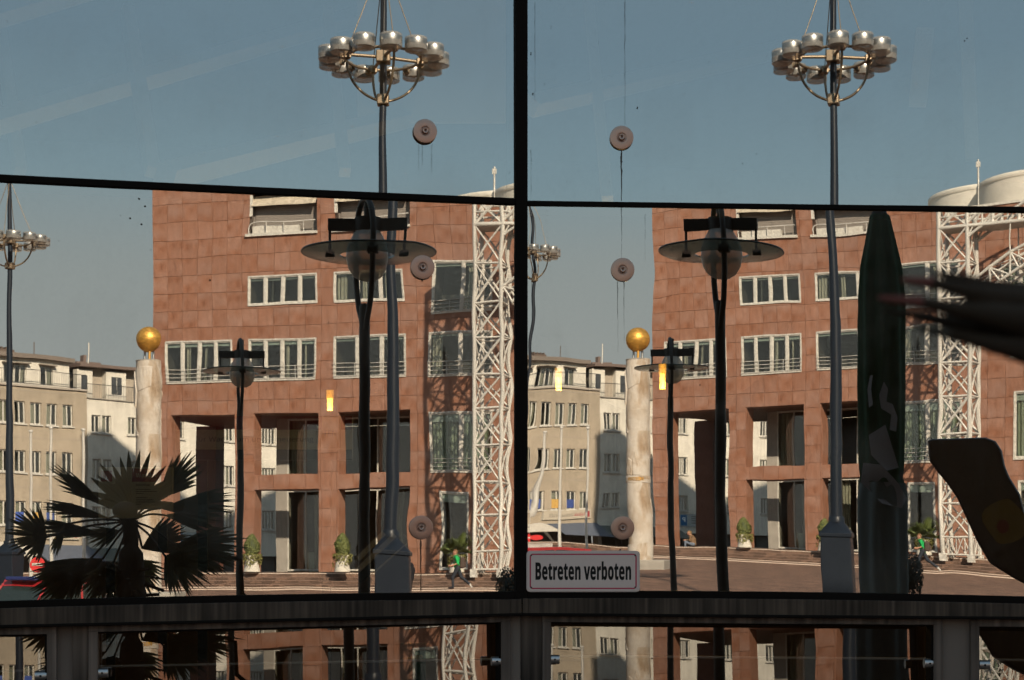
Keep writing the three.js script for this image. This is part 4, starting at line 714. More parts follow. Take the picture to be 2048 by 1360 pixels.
// ---------------------------------------------------------------- red fire service car
{
  const p = atL(78, 1150, 52), G = p.y - 2.02, o = thing('red_car', 'red car with yellow striped flank half hidden behind palm fronds', 'car', [p.x, G, p.z], FACE + .42);
  const paint = S(.32, .018, .02, { p: true, roughness: .35, clearcoat: 1, clearcoatRoughness: .08 }), gl = S(.02, .03, .03, { roughness: .06 }), yel = S(.75, .68, .03), w = .9;
  const prof = (pts, x0, x1, bev = .05) => { const s = new THREE.Shape(pts.map(([a, b]) => new THREE.Vector2(a, b))); return new THREE.ExtrudeGeometry(s, { depth: x1 - x0 - 2 * bev, bevelEnabled: true, bevelSize: bev, bevelThickness: bev, bevelSegments: 2 }).translate(0, 0, x0 + bev).rotateY(Math.PI / 2); };
  // profile along the car (x = length), extruded across
  const body = [[-2.2, .35], [2.25, .35], [2.3, .75], [2.15, 1.0], [1.35, 1.1], [-2.25, 1.1], [-2.3, .7]], cab = [[-2.2, 1.1], [1.3, 1.1], [.65, 1.78], [-2.0, 1.78]];
  const turn = (g) => g.rotateY(-Math.PI / 2).rotateY(Math.PI / 2);
  obj('body', [turn(prof(body, -w, w)), turn(prof([[-2.18, 1.1], [1.28, 1.1], [1.2, 1.16], [-2.16, 1.16]], -w + .03, w - .03, .01)), turn(prof([[-2.05, 1.72], [.72, 1.72], [.6, 1.86], [-1.95, 1.86]], -w + .08, w - .08, .03))], paint, o);
  obj('window_band', turn(prof([[-2.12, 1.14], [1.22, 1.14], [.68, 1.74], [-2.0, 1.74]], -w + .07, w - .07, .02)), gl, o);
  const pil = []; for (const s of [-1, 1]) for (const [a, b] of [[1.22, .68], [.1, .05], [-1.0, -1.0], [-2.1, -1.98]]) pil.push(barGeo(V3(s * (w - .05), 1.12, -a), V3(s * (w - .1), 1.76, -b), .045));
  obj('pillar', pil, paint, o);
  for (const s of [-1, 1]) { obj('stripe', bx(s * (w + .052), s * (w + .056), .62, .78, -2.0, 2.0), yel, o); obj('stripe', bx(s * (w + .052), s * (w + .056), .48, .56, -2.0, 2.0), M.white, o); }
  obj('rear_stripe', [bx(-.8, .8, .55, .7, 2.29, 2.36), bx(-.8, .8, .55, .7, -2.40, -2.36)], yel, o);
  obj('window_sticker', bx(-w + .02, -w + .026, 1.25, 1.6, .15, .7), S(.7, .8, .1), o);
  for (const s of [-1, 1]) for (const z of [-1.4, 1.4]) { const wh = obj('wheel', new THREE.TorusGeometry(.27, .1, 10, 28).rotateY(Math.PI / 2).translate(s * (w - .08), .36, z), M.dark, o); obj('rim', new THREE.CylinderGeometry(.2, .2, .12, 20).rotateZ(Math.PI / 2).translate(s * (w - .06), .36, z), M.steel, wh); }
  obj('light_bar', rbx(-.55, .55, 1.87, 1.98, -.9, -.65, .03), S(.02, .03, .12, { roughness: .2 }), o);
  obj('roof_sign', bx(-.35, .35, 1.88, 2.06, .35, .4), M.white, o);
}
// ---------------------------------------------------------------- planters before the arcade
function leafBall(n, shape, s, mat, rs) {
  const g = [], leaf = new THREE.PlaneGeometry(s, s * 1.6);
  for (let i = 0; i < n; i++) { const [p, nn] = shape(); const c = leaf.clone(); c.lookAt(V3(nn.x + rr(-.8, .8), nn.y + rr(-.6, .9), nn.z + rr(-.8, .8)).normalize()); c.rotateY(0).scale(rr(.7, 1.3), rr(.7, 1.3), 1); c.translate(p.x, p.y, p.z); g.push(c); }
  return mergeGeometries(g);
}
{
  const build = (name, label, p, palm) => {
    const o = thing(name, label, 'planter', [p.x, BASE, p.z], FACE, palm ? undefined : 'topiary planters along the arcade');
    obj('pot', lathe([[.001, 0], [.36, 0], [.38, .05], [.30, .55], [.33, .72], [.38, .78], [.36, .80], [.28, .74], [.001, .70]], 28), M.plaster, o);
    obj('trailing_foliage', leafBall(420, () => { const a = rr(0, 7), y = rr(.0, 1) ** .6, r = .34 + rr(0, .14); const f = .35 + .65 * Math.abs(Math.sin(a * 1.5)); return [V3(Math.cos(a) * r, .86 - (1 - y) * .75 * f, Math.sin(a) * r), V3(Math.cos(a), .3, Math.sin(a))]; }, .05, S(.14, .13, .035)), S(.13, .125, .03, { side: THREE.DoubleSide }), o);
    if (palm) { const f = []; for (let i = 0; i < 15; i++) { const a = i * 2.4, el = rr(.2, 1.25), L = rr(.75, 1.1); for (let k = -9; k <= 9; k++) { const t = k / 9 * 1.3, d = V3(Math.cos(a) * Math.cos(el), Math.sin(el), Math.sin(a) * Math.cos(el)), s = V3(-Math.sin(a), 0, Math.cos(a)), e = d.clone().multiplyScalar(Math.cos(t)).addScaledVector(s, Math.sin(t)).normalize(), c = V3(0, .85, 0).addScaledVector(d, L * .5), q = c.clone().addScaledVector(e, L * .55); q.y -= .08 * Math.abs(t); f.push(barGeo(c, q, .017, 3)); } } obj('palm_crown', f, M.leaf, o); }
    else {
      const prof = (t) => .345 * Math.pow(Math.sin(Math.PI * Math.min(1, .18 + t * .82)), .62) * (1 - .1 * t);
      obj('topiary_core', lathe(Array.from({ length: 14 }, (_, i) => [Math.max(.001, prof(i / 13) * .93), .82 + .97 * i / 13]), 20), S(.03, .045, .012), o);
      obj('topiary_leaves', leafBall(1900, () => { const t = rnd(), a = rr(0, 6.2832), r = prof(t) * (rr(.9, 1.07) + .38 * vnoise(a * 1.6, t * 6)); return [V3(Math.cos(a) * r, .82 + .98 * t, Math.sin(a) * r), V3(Math.cos(a), .4, Math.sin(a))]; }, .044), S(.10, .115, .028, { side: THREE.DoubleSide }), o);
    }
    return o;
  };
  const t = build('topiary_planter', 'clipped cone topiary in a white pot left of the black lamp pole', atL(685, 1140, 78.2));
  const p2 = atL(505, 1140, 80), t2 = t.clone(); t2.name = numbered('topiary_planter'); scene.add(t2); t2.position.set(p2.x, BASE, p2.z); t2.rotation.y = 1; t2.userData = { ...t2.userData, label: 'clipped cone topiary in a white pot beside the thin small street lamp' };
  build('palm_planter', 'white pot with a small green fan palm next to the lattice tower', atL(912, 1140, 77.2), true);
}
// ---------------------------------------------------------------- people
function smin(a, b, k) { const h = Math.max(k - Math.abs(a - b), 0) / k; return Math.min(a, b) - h * h * k * .25; }
function figure(name, parent, bones, lo, hi, cell, k) {     // bones: [from, to, r0, r1, colour]; one skin meshed from the joined field
  const size = Math.max(hi[0] - lo[0], hi[1] - lo[1], hi[2] - lo[2]), n = Math.ceil(size / cell) + 4, mc = new MarchingCubes(n, new THREE.MeshStandardMaterial(), false, false, 400000);
  const cen = [0, 1, 2].map((i) => (lo[i] + hi[i]) / 2), half = size / 2 * 1.04;
  const bs = bones.map(([p, q, a, b, c]) => ({ p: V3(...p), d: V3(...q).sub(V3(...p)), a, b, c }));
  const dist = (x, y, z, B_) => { const px = x - B_.p.x, py = y - B_.p.y, pz = z - B_.p.z, t = Math.max(0, Math.min(1, (px * B_.d.x + py * B_.d.y + pz * B_.d.z) / Math.max(1e-9, B_.d.lengthSq()))); return Math.hypot(px - t * B_.d.x, py - t * B_.d.y, pz - t * B_.d.z) - (B_.a + (B_.b - B_.a) * t); };
  const W_ = (i) => (i - n / 2) / (n / 2) * half;
  for (let z = 0; z < n; z++) for (let y = 0; y < n; y++) for (let x = 0; x < n; x++) { let d = 9; for (const b of bs) d = smin(d, dist(cen[0] + W_(x), cen[1] + W_(y), cen[2] + W_(z), b), k); mc.field[x + y * n + z * n * n] = -d; }
  mc.isolation = 0; mc.update();
  const cnt = mc.count, pos = new Float32Array(cnt * 3), nor = new Float32Array(cnt * 3), col = new Float32Array(cnt * 3);
  for (let i = 0; i < cnt; i++) {
    for (let c = 0; c < 3; c++) { pos[i * 3 + c] = cen[c] + mc.positionArray[i * 3 + c] * half; nor[i * 3 + c] = mc.normalArray[i * 3 + c]; }
    let best = 9, cc = null; for (const b of bs) { const d = dist(pos[i * 3], pos[i * 3 + 1], pos[i * 3 + 2], b); if (d < best) { best = d; cc = b.c; } }
    col.set(cc, i * 3);
  }
  const g = new THREE.BufferGeometry(); g.setAttribute('position', new THREE.BufferAttribute(pos, 3)); g.setAttribute('normal', new THREE.BufferAttribute(nor, 3)); g.setAttribute('color', new THREE.BufferAttribute(col, 3));
  return obj(name, g, new THREE.MeshPhysicalMaterial({ vertexColors: true, roughness: .9, specularIntensity: .25 }), parent);
}
const SKIN = [.42, .22, .15], DK = [.022, .022, .028];
function headOn(bones, c, f, hair) { // head centre, facing (unit, horizontal): skull, jaw, nose, brow, ears, hair
  const [x, y, z] = c, [fx, fz] = f, at = (a, b, s) => [x + fx * a - fz * s, y + b, z + fz * a + fx * s];
  bones.push([at(-.01, .03, 0), at(.015, .01, 0), .085, .08, SKIN], [at(.035, -.05, 0), at(.05, -.085, 0), .055, .042, SKIN], [at(.085, .0, 0), at(.108, -.025, 0), .012, .015, SKIN], [at(.07, .03, -.03), at(.07, .03, .03), .016, .016, SKIN], [at(0, 0, .085), at(-.005, -.03, .085), .016, .012, SKIN], [at(0, 0, -.085), at(-.005, -.03, -.085), .016, .012, SKIN]);
  if (hair) bones.push([at(-.03, .05, 0), at(.02, .075, 0), .085, .07, hair], [at(-.05, .0, 0), at(-.05, -.04, 0), .07, .05, hair]);
}
function hand(bones, w, dir, c = SKIN) { const d = V3(...dir).normalize(), s = V3(-d.z, 0, d.x).lengthSq() > .01 ? V3(-d.z, 0, d.x).normalize() : V3(1, 0, 0), P = (a, b, u = 0) => [w[0] + d.x * a + s.x * b, w[1] + d.y * a + u, w[2] + d.z * a + s.z * b]; bones.push([w, P(.075, 0), .026, .032, c]); [[-.03, .15], [-.01, .172], [.01, .165], [.028, .14]].forEach(([b, L]) => bones.push([P(.08, b), P(L * .8, b * 1.2), .010, .009, c], [P(L * .8, b * 1.2), P(L, b * 1.2, -.02), .009, .008, c])); bones.push([P(.02, .03), P(.085, .06), .012, .01, c]); }
{ // striding man in green
  const p = atL(913, 1178, 73.2), o = thing('person', 'person in a green shirt striding left with a dark backpack', 'person', [p.x, p.y, p.z], FACE);
  const GR = [.02, .33, .09], b = [], PT = [.03, .035, .045];
  // x: + is picture right; walks to the left (-x)
  b.push([[.02, .95, 0], [-.02, 1.12, 0], .15, .145, GR], [[-.02, 1.12, 0], [-.05, 1.36, 0], .15, .165, GR], [[-.05, 1.40, -.15], [-.05, 1.40, .15], .085, .085, GR], [[-.06, 1.44, 0], [-.10, 1.54, 0], .06, .055, SKIN]);
  headOn(b, [-.13, 1.62, 0], [-1, 0], [.16, .09, .05]);
  b.push([[.02, .93, -.09], [-.20, .50, -.09], .115, .075, PT], [[-.20, .50, -.09], [-.17, .08, -.09], .072, .05, PT], [[-.17, .05, -.09], [-.36, .03, -.09], .045, .035, DK]);
  b.push([[.02, .93, .09], [.20, .52, .09], .115, .075, PT], [[.20, .52, .09], [.55, .22, .09], .072, .05, PT], [[.55, .22, .09], [.66, .07, .09], .045, .035, [.5, .48, .45]]);
  b.push([[-.05, 1.38, -.2], [.03, 1.14, -.24], .06, .05, GR], [[.03, 1.14, -.24], [-.24, 1.05, -.22], .042, .032, SKIN]); hand(b, [-.24, 1.05, -.22], [-1, .05, .1]);
  b.push([[-.05, 1.38, .2], [.0, 1.14, .24], .06, .05, GR], [[.0, 1.14, .24], [-.22, 1.02, .2], .042, .032, SKIN]); hand(b, [-.22, 1.02, .2], [-1, .05, -.1]);
  figure('body', o, b, [-.5, -.03, -.4], [.75, 1.8, .4], .021, .05);
  obj('backpack', [rbx(.10, .34, .92, 1.40, -.17, .17, .07), rbx(.28, .40, .95, 1.2, -.13, .13, .05), tube([V3(.12, 1.4, -.12), V3(-.05, 1.5, -.13), V3(-.17, 1.3, -.13), V3(.1, 1.0, -.15)], .022), tube([V3(.12, 1.4, .12), V3(-.05, 1.5, .13), V3(-.17, 1.3, .13), V3(.1, 1.0, .15)], .022)], S(.05, .03, .022), o);
}
{ // person in a dark suit
  const p = atL(817, 1205, 60), o = thing('person', 'person in a dark suit and white shirt standing behind the lamp mast base', 'person', [p.x, p.y, p.z], FACE);
  const b = [], WH = [.65, .63, .6], SU = [.014, .014, .018];
  b.push([[.02, .92, 0], [.03, 1.2, 0], .155, .17, SU], [[.03, 1.2, 0], [.02, 1.36, 0], .17, .15, SU], [[.02, 1.40, -.16], [.02, 1.40, .16], .08, .08, SU], [[-.125, 1.40, -.02], [-.135, 1.05, -.02], .035, .03, WH], [[0, 1.44, 0], [-.02, 1.54, 0], .06, .055, SKIN]);
  headOn(b, [-.05, 1.62, 0], [-1, 0], [.05, .03, .02]);
  for (const s of [-1, 1]) { b.push([[.02, .92, s * .09], [.0, .50, s * .09], .12, .08, SU], [[.0, .50, s * .09], [.02, .08, s * .09], .075, .055, SU], [[.02, .05, s * .09], [-.17, .03, s * .09], .045, .035, DK]); b.push([[.02, 1.38, s * .2], [.06, 1.12, s * .23], .065, .055, SU], [[.06, 1.12, s * .23], [-.15, .95, s * .12], .05, .04, SU]); hand(b, [-.15, .95, s * .12], [-.8, -.5, -s * .3]); }
  figure('body', o, b, [-.35, -.03, -.4], [.35, 1.8, .4], .021, .05);
}
{ // seated person on the steps
  const p = atL(392, 1140, 81.5), o = thing('person', 'person in a brown jacket sitting on the steps inside the first arcade bay', 'person', [p.x, BASE, p.z], FACE);
  const b = [], J = [.16, .10, .06], PT = [.12, .14, .18];
  b.push([[.05, .14, 0], [.0, .42, 0], .16, .17, J], [[.0, .42, 0], [-.06, .58, 0], .17, .14, J], [[-.06, .62, -.16], [-.06, .62, .16], .08, .08, J], [[-.08, .66, 0], [-.13, .74, 0], .06, .055, SKIN]);
  headOn(b, [-.17, .82, 0], [-1, 0], [.2, .13, .07]);
  for (const s of [-1, 1]) { b.push([[.05, .13, s * .1], [-.34, .30, s * .11], .11, .075, PT], [[-.34, .30, s * .11], [-.36, -.05, s * .11], .07, .05, PT], [[-.36, -.08, s * .11], [-.52, -.1, s * .11], .045, .035, DK]); b.push([[-.05, .6, s * .2], [-.08, .38, s * .24], .06, .05, J], [[-.08, .38, s * .24], [-.3, .42, s * .12], .045, .035, J]); hand(b, [-.3, .42, s * .12], [-.9, -.1, -s * .2]); }
  figure('body', o, b, [-.6, -.15, -.4], [.3, 1.0, .4], .02, .05);
  o.position.y += .02;
}
// ---------------------------------------------------------------- fan palm close to the glass
{
  const D = 10, c0 = atL(262, 1060, D), o = thing('fan_palm', 'dark fan palm with spiky fronds in a tub, close to the glass', 'palm', [c0.x, -.4, c0.z], FACE);
  o.updateMatrixWorld();
  const L = (x, y, dd = 0) => o.worldToLocal(atL(x, y, D + dd));
  obj('tub', lathe([[.001, 0], [.24, 0], [.30, .7], [.31, .72], [.29, .74], [.27, .7], [.001, .66]], 28), M.dark, o);
  const top = L(264, 1040), trunkG = [tube([L(262, 1120), L(266, 1085), top], .034, 20, 10), lathe([[.12, .6], [.13, 1.3], [.11, 1.52], [.07, L(262, 1105).y], [.03, L(262, 1085).y]], 14)], fib = [];
  for (let i = 0; i < 160; i++) { const t = rnd(), y = .75 + t * (top.y - 1.02), a = rr(0, 6.28), r = .11 + .06 * rnd(); fib.push(barGeo(V3(Math.cos(a) * .04, y, Math.sin(a) * .04), V3(Math.cos(a) * (r + .05), y - rr(-.05, .09), Math.sin(a) * (r + .05)), rr(.004, .012), 4)); }
  const tr = obj('trunk', trunkG, M.trunk, o); obj('fibre', fib, M.trunk, tr);
  obj('tuft', [new THREE.SphereGeometry(.07, 20, 14).scale(1.05, .75, 1).translate(...L(250, 1020).toArray()), tube([L(256, 1090), L(258, 1060), L(252, 1030)], .035, 12, 8)], M.trunk, o);
  const blade = (p, dir, side, len, wid, droop, out) => { // one tapering, folded leaflet
    const n = 7, pos = [], idx = [], q = p.clone(), d = dir.clone(), nn = dir.clone().cross(side).normalize();
    for (let i = 0; i <= n; i++) { const t = i / n, w = wid * .5 * Math.min(1, .25 + 1.3 * t) * (1 - Math.pow(t, 3.2)) + .0006; const l = q.clone().addScaledVector(side, -w), m = q.clone().addScaledVector(nn, w * .5), r = q.clone().addScaledVector(side, w); pos.push(...l.toArray(), ...m.toArray(), ...r.toArray()); d.y -= droop * t / n; d.normalize(); q.addScaledVector(d, len / n); if (i < n) { const a = i * 3; idx.push(a, a + 1, a + 3, a + 1, a + 4, a + 3, a + 1, a + 2, a + 4, a + 2, a + 5, a + 4); } }
    const g = new THREE.BufferGeometry(); g.setAttribute('position', new THREE.Float32BufferAttribute(pos, 3)); g.setIndex(idx); g.computeVertexNormals(); g.setAttribute('uv', new THREE.Float32BufferAttribute(new Float32Array(pos.length / 3 * 2), 2)); out.push(g);
  };
  const mLeaf = [S(.085, .095, .045, { p: true, transmission: .35, thickness: 0, specularIntensity: .6, roughness: .9, side: THREE.DoubleSide }), S(.11, .10, .055, { p: true, transmission: .35, thickness: 0, specularIntensity: .6, roughness: .9, side: THREE.DoubleSide }), S(.07, .085, .05, { p: true, transmission: .35, thickness: 0, specularIntensity: .6, roughness: .9, side: THREE.DoubleSide })];
  function frond(hx, hy, tx, ty, radius, spread, tilt, dd, n, wide = .026) { // hub pixel, pointing pixel, radius in pixels, half spread, foreshortening, depth offset
    const h = L(hx, hy, dd), m = D / F, ang = Math.atan2(-(ty - hy), tx - hx), ex = V3(Math.cos(ang), Math.sin(ang), 0), ey = V3(-Math.sin(ang) * tilt, Math.cos(ang) * tilt, Math.sqrt(1 - tilt * tilt)), out = [];
    for (let i = 0; i < n; i++) {
      const t = (i / (n - 1) * 2 - 1) * spread + rr(-.03, .03), dir = ex.clone().multiplyScalar(Math.cos(t)).addScaledVector(ey, Math.sin(t)).normalize(), side = ex.clone().multiplyScalar(-Math.sin(t)).addScaledVector(ey, Math.cos(t)).normalize();
      blade(h, dir, side, radius * m * (1 - .2 * (t / spread) ** 2) * rr(.85, 1.05), wide * radius / 100, rr(.05, .5), out);
    }
    const g = mergeGeometries(out.map(plain)), f = obj('frond', g, mLeaf[Math.floor(rnd() * 3)], o);
    obj('leaf_stalk', tube([h, h.clone().lerp(top, .5).add(V3(0, .02, .02)), top.clone()], .007, 10, 5), M.trunk, f);
    // broad undivided heart of the fan
    const fan = []; for (let i = 0; i < n - 1; i++) { const t0 = (i / (n - 1) * 2 - 1) * spread, t1 = ((i + 1) / (n - 1) * 2 - 1) * spread, r0 = radius * m * (wide > .03 ? .52 : .3); const P = (t, k) => h.clone().addScaledVector(ex, Math.cos(t) * r0).addScaledVector(ey, Math.sin(t) * r0).add(V3(0, 0, k)); fan.push(h.x, h.y, h.z, ...P(t0, .006).toArray(), ...P(t1, i % 2 ? -.006 : .006).toArray()); }
    const fg = new THREE.BufferGeometry(); fg.setAttribute('position', new THREE.Float32BufferAttribute(fan, 3)); fg.computeVertexNormals(); obj('fan_heart', fg, mLeaf[0], f);
  }
  frond(264, 1018, 268, 900, 122, 1.35, .98, .05, 16, .043);
  frond(212, 1012, 95, 930, 142, .42, .5, .15, 20);
  frond(218, 1034, 82, 1006, 140, .34, .45, -.1, 18);
  frond(210, 1068, 48, 1046, 165, .36, .4, .2, 20);
  frond(92, 1074, 20, 1058, 88, 1.35, .85, -.1, 26);
  frond(318, 996, 396, 908, 122, .62, .75, .1, 24);
  frond(322, 1016, 474, 1000, 156, .5, .55, -.1, 26);
  frond(330, 1030, 440, 1040, 118, .45, .6, .05, 18);
  frond(285, 1096, 376, 1052, 108, .62, .9, .1, 24);
  frond(350, 1090, 496, 1100, 150, .72, .7, .05, 32, .022);
  frond(330, 1112, 420, 1160, 108, 1.0, .85, -.15, 28, .022);
  frond(205, 1118, 60, 1175, 158, .55, .6, .1, 28);
  frond(170, 1128, 75, 1200, 120, .7, .7, -.05, 24);
  frond(225, 1130, 190, 1205, 95, .9, .7, -.1, 22);
  frond(265, 1120, 290, 1190, 90, 1.2, .8, .1, 22);
  frond(130, 1048, 100, 1118, 76, .3, .5, .1, 8);
  frond(240, 1060, 190, 1075, 75, .6, .7, .2, 14);
}
// ---------------------------------------------------------------- closed parasol near the right pane
{
  const D = 8.4, t = atR(1786, 413, D), G = -.4, H = t.y - G, o = thing('closed_parasol', 'tall closed dark green parasol standing in front of the lattice tower', 'parasol', [t.x, G, t.z], A - 2 * 0);
  const m = D / F, yOf = (py) => H - (py - 424) * m, rad = [[424, 17], [428, 20], [470, 28], [540, 42], [600, 47], [700, 48], [800, 49], [900, 47], [955, 46], [972, 44], [985, 47], [1015, 51], [1060, 51], [1190, 51], [1300, 46], [1420, 40], [1480, 34]].map(([y, r]) => [yOf(y), r * m]);
  function folds(list, n, depth, ph) {
    const seg = 96, pos = [], idx = [], col = []; const rows = [];
    for (let i = 0; i < list.length - 1; i++) { const k = 6; for (let j = 0; j < k; j++) { const u = j / k; rows.push([list[i][0] + (list[i + 1][0] - list[i][0]) * u, list[i][1] + (list[i + 1][1] - list[i][1]) * u]); } } rows.push(list[list.length - 1]);
    rows.forEach(([y, r], j) => { for (let s = 0; s <= seg; s++) { const a = s / seg * Math.PI * 2, q = r * (1 + depth * Math.cos(n * a + ph + .6 * Math.sin(j * .09)) + depth * .5 * Math.cos(3 * a + j * .05)); pos.push(Math.cos(a) * q, y, Math.sin(a) * q); if (s < seg && j < rows.length - 1) { const b = j * (seg + 1) + s; idx.push(b, b + 1, b + seg + 1, b + 1, b + seg + 2, b + seg + 1); } } });
    const g = new THREE.BufferGeometry(); g.setAttribute('position', new THREE.Float32BufferAttribute(pos, 3)); g.setIndex(idx); g.computeVertexNormals(); return metric(g);
  }
  obj('canopy', folds(rad.slice(0, 11), 9, .07, .3), S(.03, .085, .042, { roughness: .95, side: THREE.DoubleSide }), o);
  obj('skirt', folds(rad.slice(10), 8, .085, 1.1), S(.20, .235, .225, { roughness: .9, side: THREE.DoubleSide }), o);
  obj('strap', folds([[yOf(958), 43 * m], [yOf(980), 43 * m]], 9, .05, .3), S(.05, .05, .055), o);
  obj('cap', lathe([[.001, H + .02], [15 * m, H + .015], [18 * m, H - .01], [18 * m, H - .03]], 24), M.dark, o);
  obj('pole', cyl(.028, .028, 0, H - .1, 14), S(.2, .2, .2, { metalness: .7, roughness: .4 }), o);
  obj('foot', [rbx(-.35, .35, 0, .1, -.35, .35, .02)], M.concrete, o);
  // pale printed shapes lying on the folds
  const pm = S(.5, .48, .5, { roughness: .9, side: THREE.DoubleSide }), blob = (pts) => { const g = new THREE.ShapeGeometry(new THREE.Shape(pts.map(([x, y]) => new THREE.Vector2((x - 1786) * m, yOf(y)))), 6), p = g.attributes.position, r = 51 * m; for (let i = 0; i < p.count; i++) { const x = p.getX(i), a = Math.max(-1.35, Math.min(1.35, x / r)); p.setXYZ(i, Math.sin(a) * r * 1.13, p.getY(i), -Math.cos(a) * r * 1.16); } g.computeVertexNormals(); return g; };
  for (const s of [[[1795, 785], [1803, 800], [1800, 825], [1812, 830], [1822, 855], [1819, 884], [1806, 880], [1809, 850], [1790, 838], [1786, 812]], [[1768, 772], [1774, 772], [1770, 800], [1774, 830], [1766, 836], [1762, 800]], [[1765, 890], [1798, 870], [1808, 905], [1824, 955], [1800, 962], [1770, 930]], [[1752, 945], [1790, 950], [1826, 990], [1850, 1018], [1832, 1040], [1790, 1030], [1745, 985]]]) obj('print', blob(s), pm, o);
}
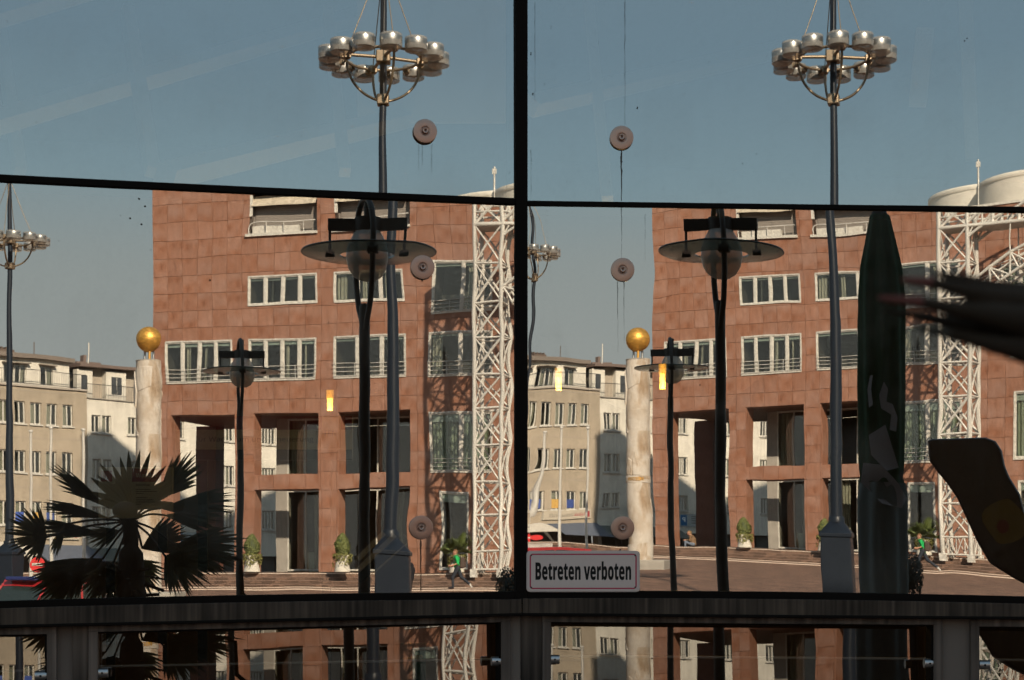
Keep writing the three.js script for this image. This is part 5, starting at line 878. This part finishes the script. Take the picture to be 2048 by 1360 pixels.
// ---------------------------------------------------------------- painted animal sculpture beside the camera: wing tips seen direct, horn in the right pane
{
  const o = thing('animal_sculpture', 'dark painted winged animal sculpture at right edge, feather tips and snout horn showing', 'sculpture', [CX, -.4, CZ], -A);
  o.updateMatrixWorld();
  // local frame: x to the right of the camera, -z ahead
  const near = (px, py, d) => o.worldToLocal(through(px, py, d)).toArray(), back = (px, py, d) => o.worldToLocal(atR(px, py, d)).toArray();
  const DKC = [.03, .02, .013], TIP = [.13, .045, .036], b = [], d0 = .35;
  const feather = (pts, r, tip) => { for (let i = 0; i < pts.length - 1; i++) b.push([near(...pts[i]), near(...pts[i + 1]), r[i], r[i + 1], i === 0 ? tip : DKC]); };
  const u = d0 / F;
  feather([[1808, 560, d0], [1866, 566, d0], [1950, 586, d0], [2110, 618, d0 + .01]], [7 * u, 11 * u, 16 * u, 38 * u], TIP);
  feather([[1758, 596, d0 - .006], [1838, 604, d0 - .006], [1930, 622, d0], [2110, 652, d0]], [6 * u, 11 * u, 17 * u, 40 * u], TIP);
  feather([[1766, 620, d0 + .006], [1850, 634, d0 + .006], [1950, 656, d0 + .006], [2110, 690, d0 + .01]], [5 * u, 10 * u, 17 * u, 38 * u], [.03, .02, .012]);
  feather([[1826, 652, d0 + .003], [1900, 668, d0 + .003], [1990, 690, d0], [2110, 715, d0]], [5 * u, 11 * u, 17 * u, 34 * u], [.05, .045, .035]);
  feather([[1868, 545, d0 + .012], [1930, 562, d0 + .012], [2010, 583, d0 + .012], [2110, 600, d0 + .012]], [5 * u, 13 * u, 20 * u, 32 * u], DKC);
  feather([[1880, 640, d0 + .016], [1960, 640, d0 + .014], [2110, 655, d0 + .012]], [9 * u, 24 * u, 40 * u], DKC);
  figure('wing', o, b, [.066, 2.072, -.385], [.115, 2.12, -.315], .0008, .0007);
  const wEnd = V3(...near(2110, 665, d0));
  const body = [];
  body.push([[wEnd.x, wEnd.y, wEnd.z], [wEnd.x + .028, wEnd.y - .01, -.35], .0065, .007, DKC], [[wEnd.x + .028, wEnd.y - .01, -.35], [wEnd.x + .034, wEnd.y - .19, -.35], .009, .012, DKC], [[wEnd.x + .034, wEnd.y - .19, -.35], [.7, 1.42, -.5], .012, .03, DKC], [[.7, 1.42, -.5], [.7, 1.25, -.55], .05, .1, DKC], [[.7, 1.25, -.55], [1.3, 1.1, -.9], .1, .2, DKC]);
  body.push([[1.1, 1.05, -.7], [2.0, 1.05, -1.4], .42, .40, DKC], [[2.0, 1.1, -1.4], [2.5, 1.25, -1.75], .34, .24, DKC], [[2.5, 1.25, -1.75], [2.75, 1.2, -1.95], .24, .16, DKC]);
  for (const [x, z] of [[1.05, -.5], [1.25, -.95], [1.85, -1.15], [2.05, -1.6]]) body.push([[x, .8, z], [x, .06, z], .17, .12, DKC]);
  figure('body', o, body.slice(3), [.6, 0, -2.2], [3.0, 1.75, -.2], .034, .1);
  figure('wing_arm', o, body.slice(0, 3), [wEnd.x - .005, 1.86, -.39], [wEnd.x + .075, 2.11, -.31], .0035, .004);
  // flat-topped horn, built solid from its outline as the pane shows it
  const D = 7.8, outl = [[1889, 889], [1896, 887], [2000, 887], [2018, 894], [2030, 912], [2036, 940], [2046, 965], [2066, 1000], [2090, 1100], [2100, 1186], [2052, 1160], [2012, 1134], [1990, 1095], [1970, 1050], [1948, 1000], [1928, 970], [1908, 946], [1893, 925]];
  const c = atR(1980, 1050, D), h = new THREE.Group(); h.position.copy(o.worldToLocal(c.clone())); h.rotation.y = A + A; h.name = 'horn'; o.add(h); h.updateMatrixWorld();
  const loc = ([x, y]) => { const v = h.worldToLocal(atR(x, y, D)); return new THREE.Vector2(v.x, v.y); };
  const hornM = S(.075, .036, .024, { roughness: .35 });
  obj('horn_body', new THREE.ExtrudeGeometry(new THREE.Shape(outl.map(loc)), { depth: .12, bevelEnabled: true, bevelSize: .012, bevelThickness: .03, bevelSegments: 4 }).translate(0, 0, -.06), hornM, h);
  const patch = Array.from({ length: 22 }, (_, i) => [2040 + 42 * Math.cos(i * .2856) + 6 * Math.sin(i * .9), 1052 + 46 * Math.sin(i * .2856)]), dot = Array.from({ length: 16 }, (_, i) => [2036 + 12 * Math.cos(i * .3927), 1062 + 14 * Math.sin(i * .3927)]);
  obj('painted_patch', new THREE.ExtrudeGeometry(new THREE.Shape(patch.map(loc)), { depth: .002, bevelEnabled: false }).translate(0, 0, -.0925), S(.34, .19, .03, { roughness: .4 }), h);
  obj('painted_dot', new THREE.ExtrudeGeometry(new THREE.Shape(dot.map(loc)), { depth: .002, bevelEnabled: false }).translate(0, 0, -.0950), S(.34, .06, .03, { roughness: .4 }), h);
}
// dark shrub by the mullion
{
  const p = atL(1018, 1185, 24), G = -.3, o = thing('dark_shrub', 'dark bushy shrub low beside the mullion foot', 'shrub', [p.x, G, p.z], FACE), hh = p.y - G;
  obj('stem', [0, 1, 2, 3].map((i) => barGeo(V3(0, 0, 0), V3(.14 * Math.cos(i * 1.6), hh, .14 * Math.sin(i * 1.6)), .02)), M.trunk, o);
  obj('foliage', leafBall(1500, () => { const a = rr(0, 6.28), u = rr(-1, 1), r = .26 * Math.cbrt(rnd()), s = Math.sqrt(1 - u * u); return [V3(Math.cos(a) * s * r * .75, hh + .02 + u * r * 1.3, Math.sin(a) * s * r), V3(Math.cos(a) * s, u, Math.sin(a) * s)]; }, .022), S(.02, .024, .014, { side: THREE.DoubleSide }), o);
}
renderer.render(scene, camera);
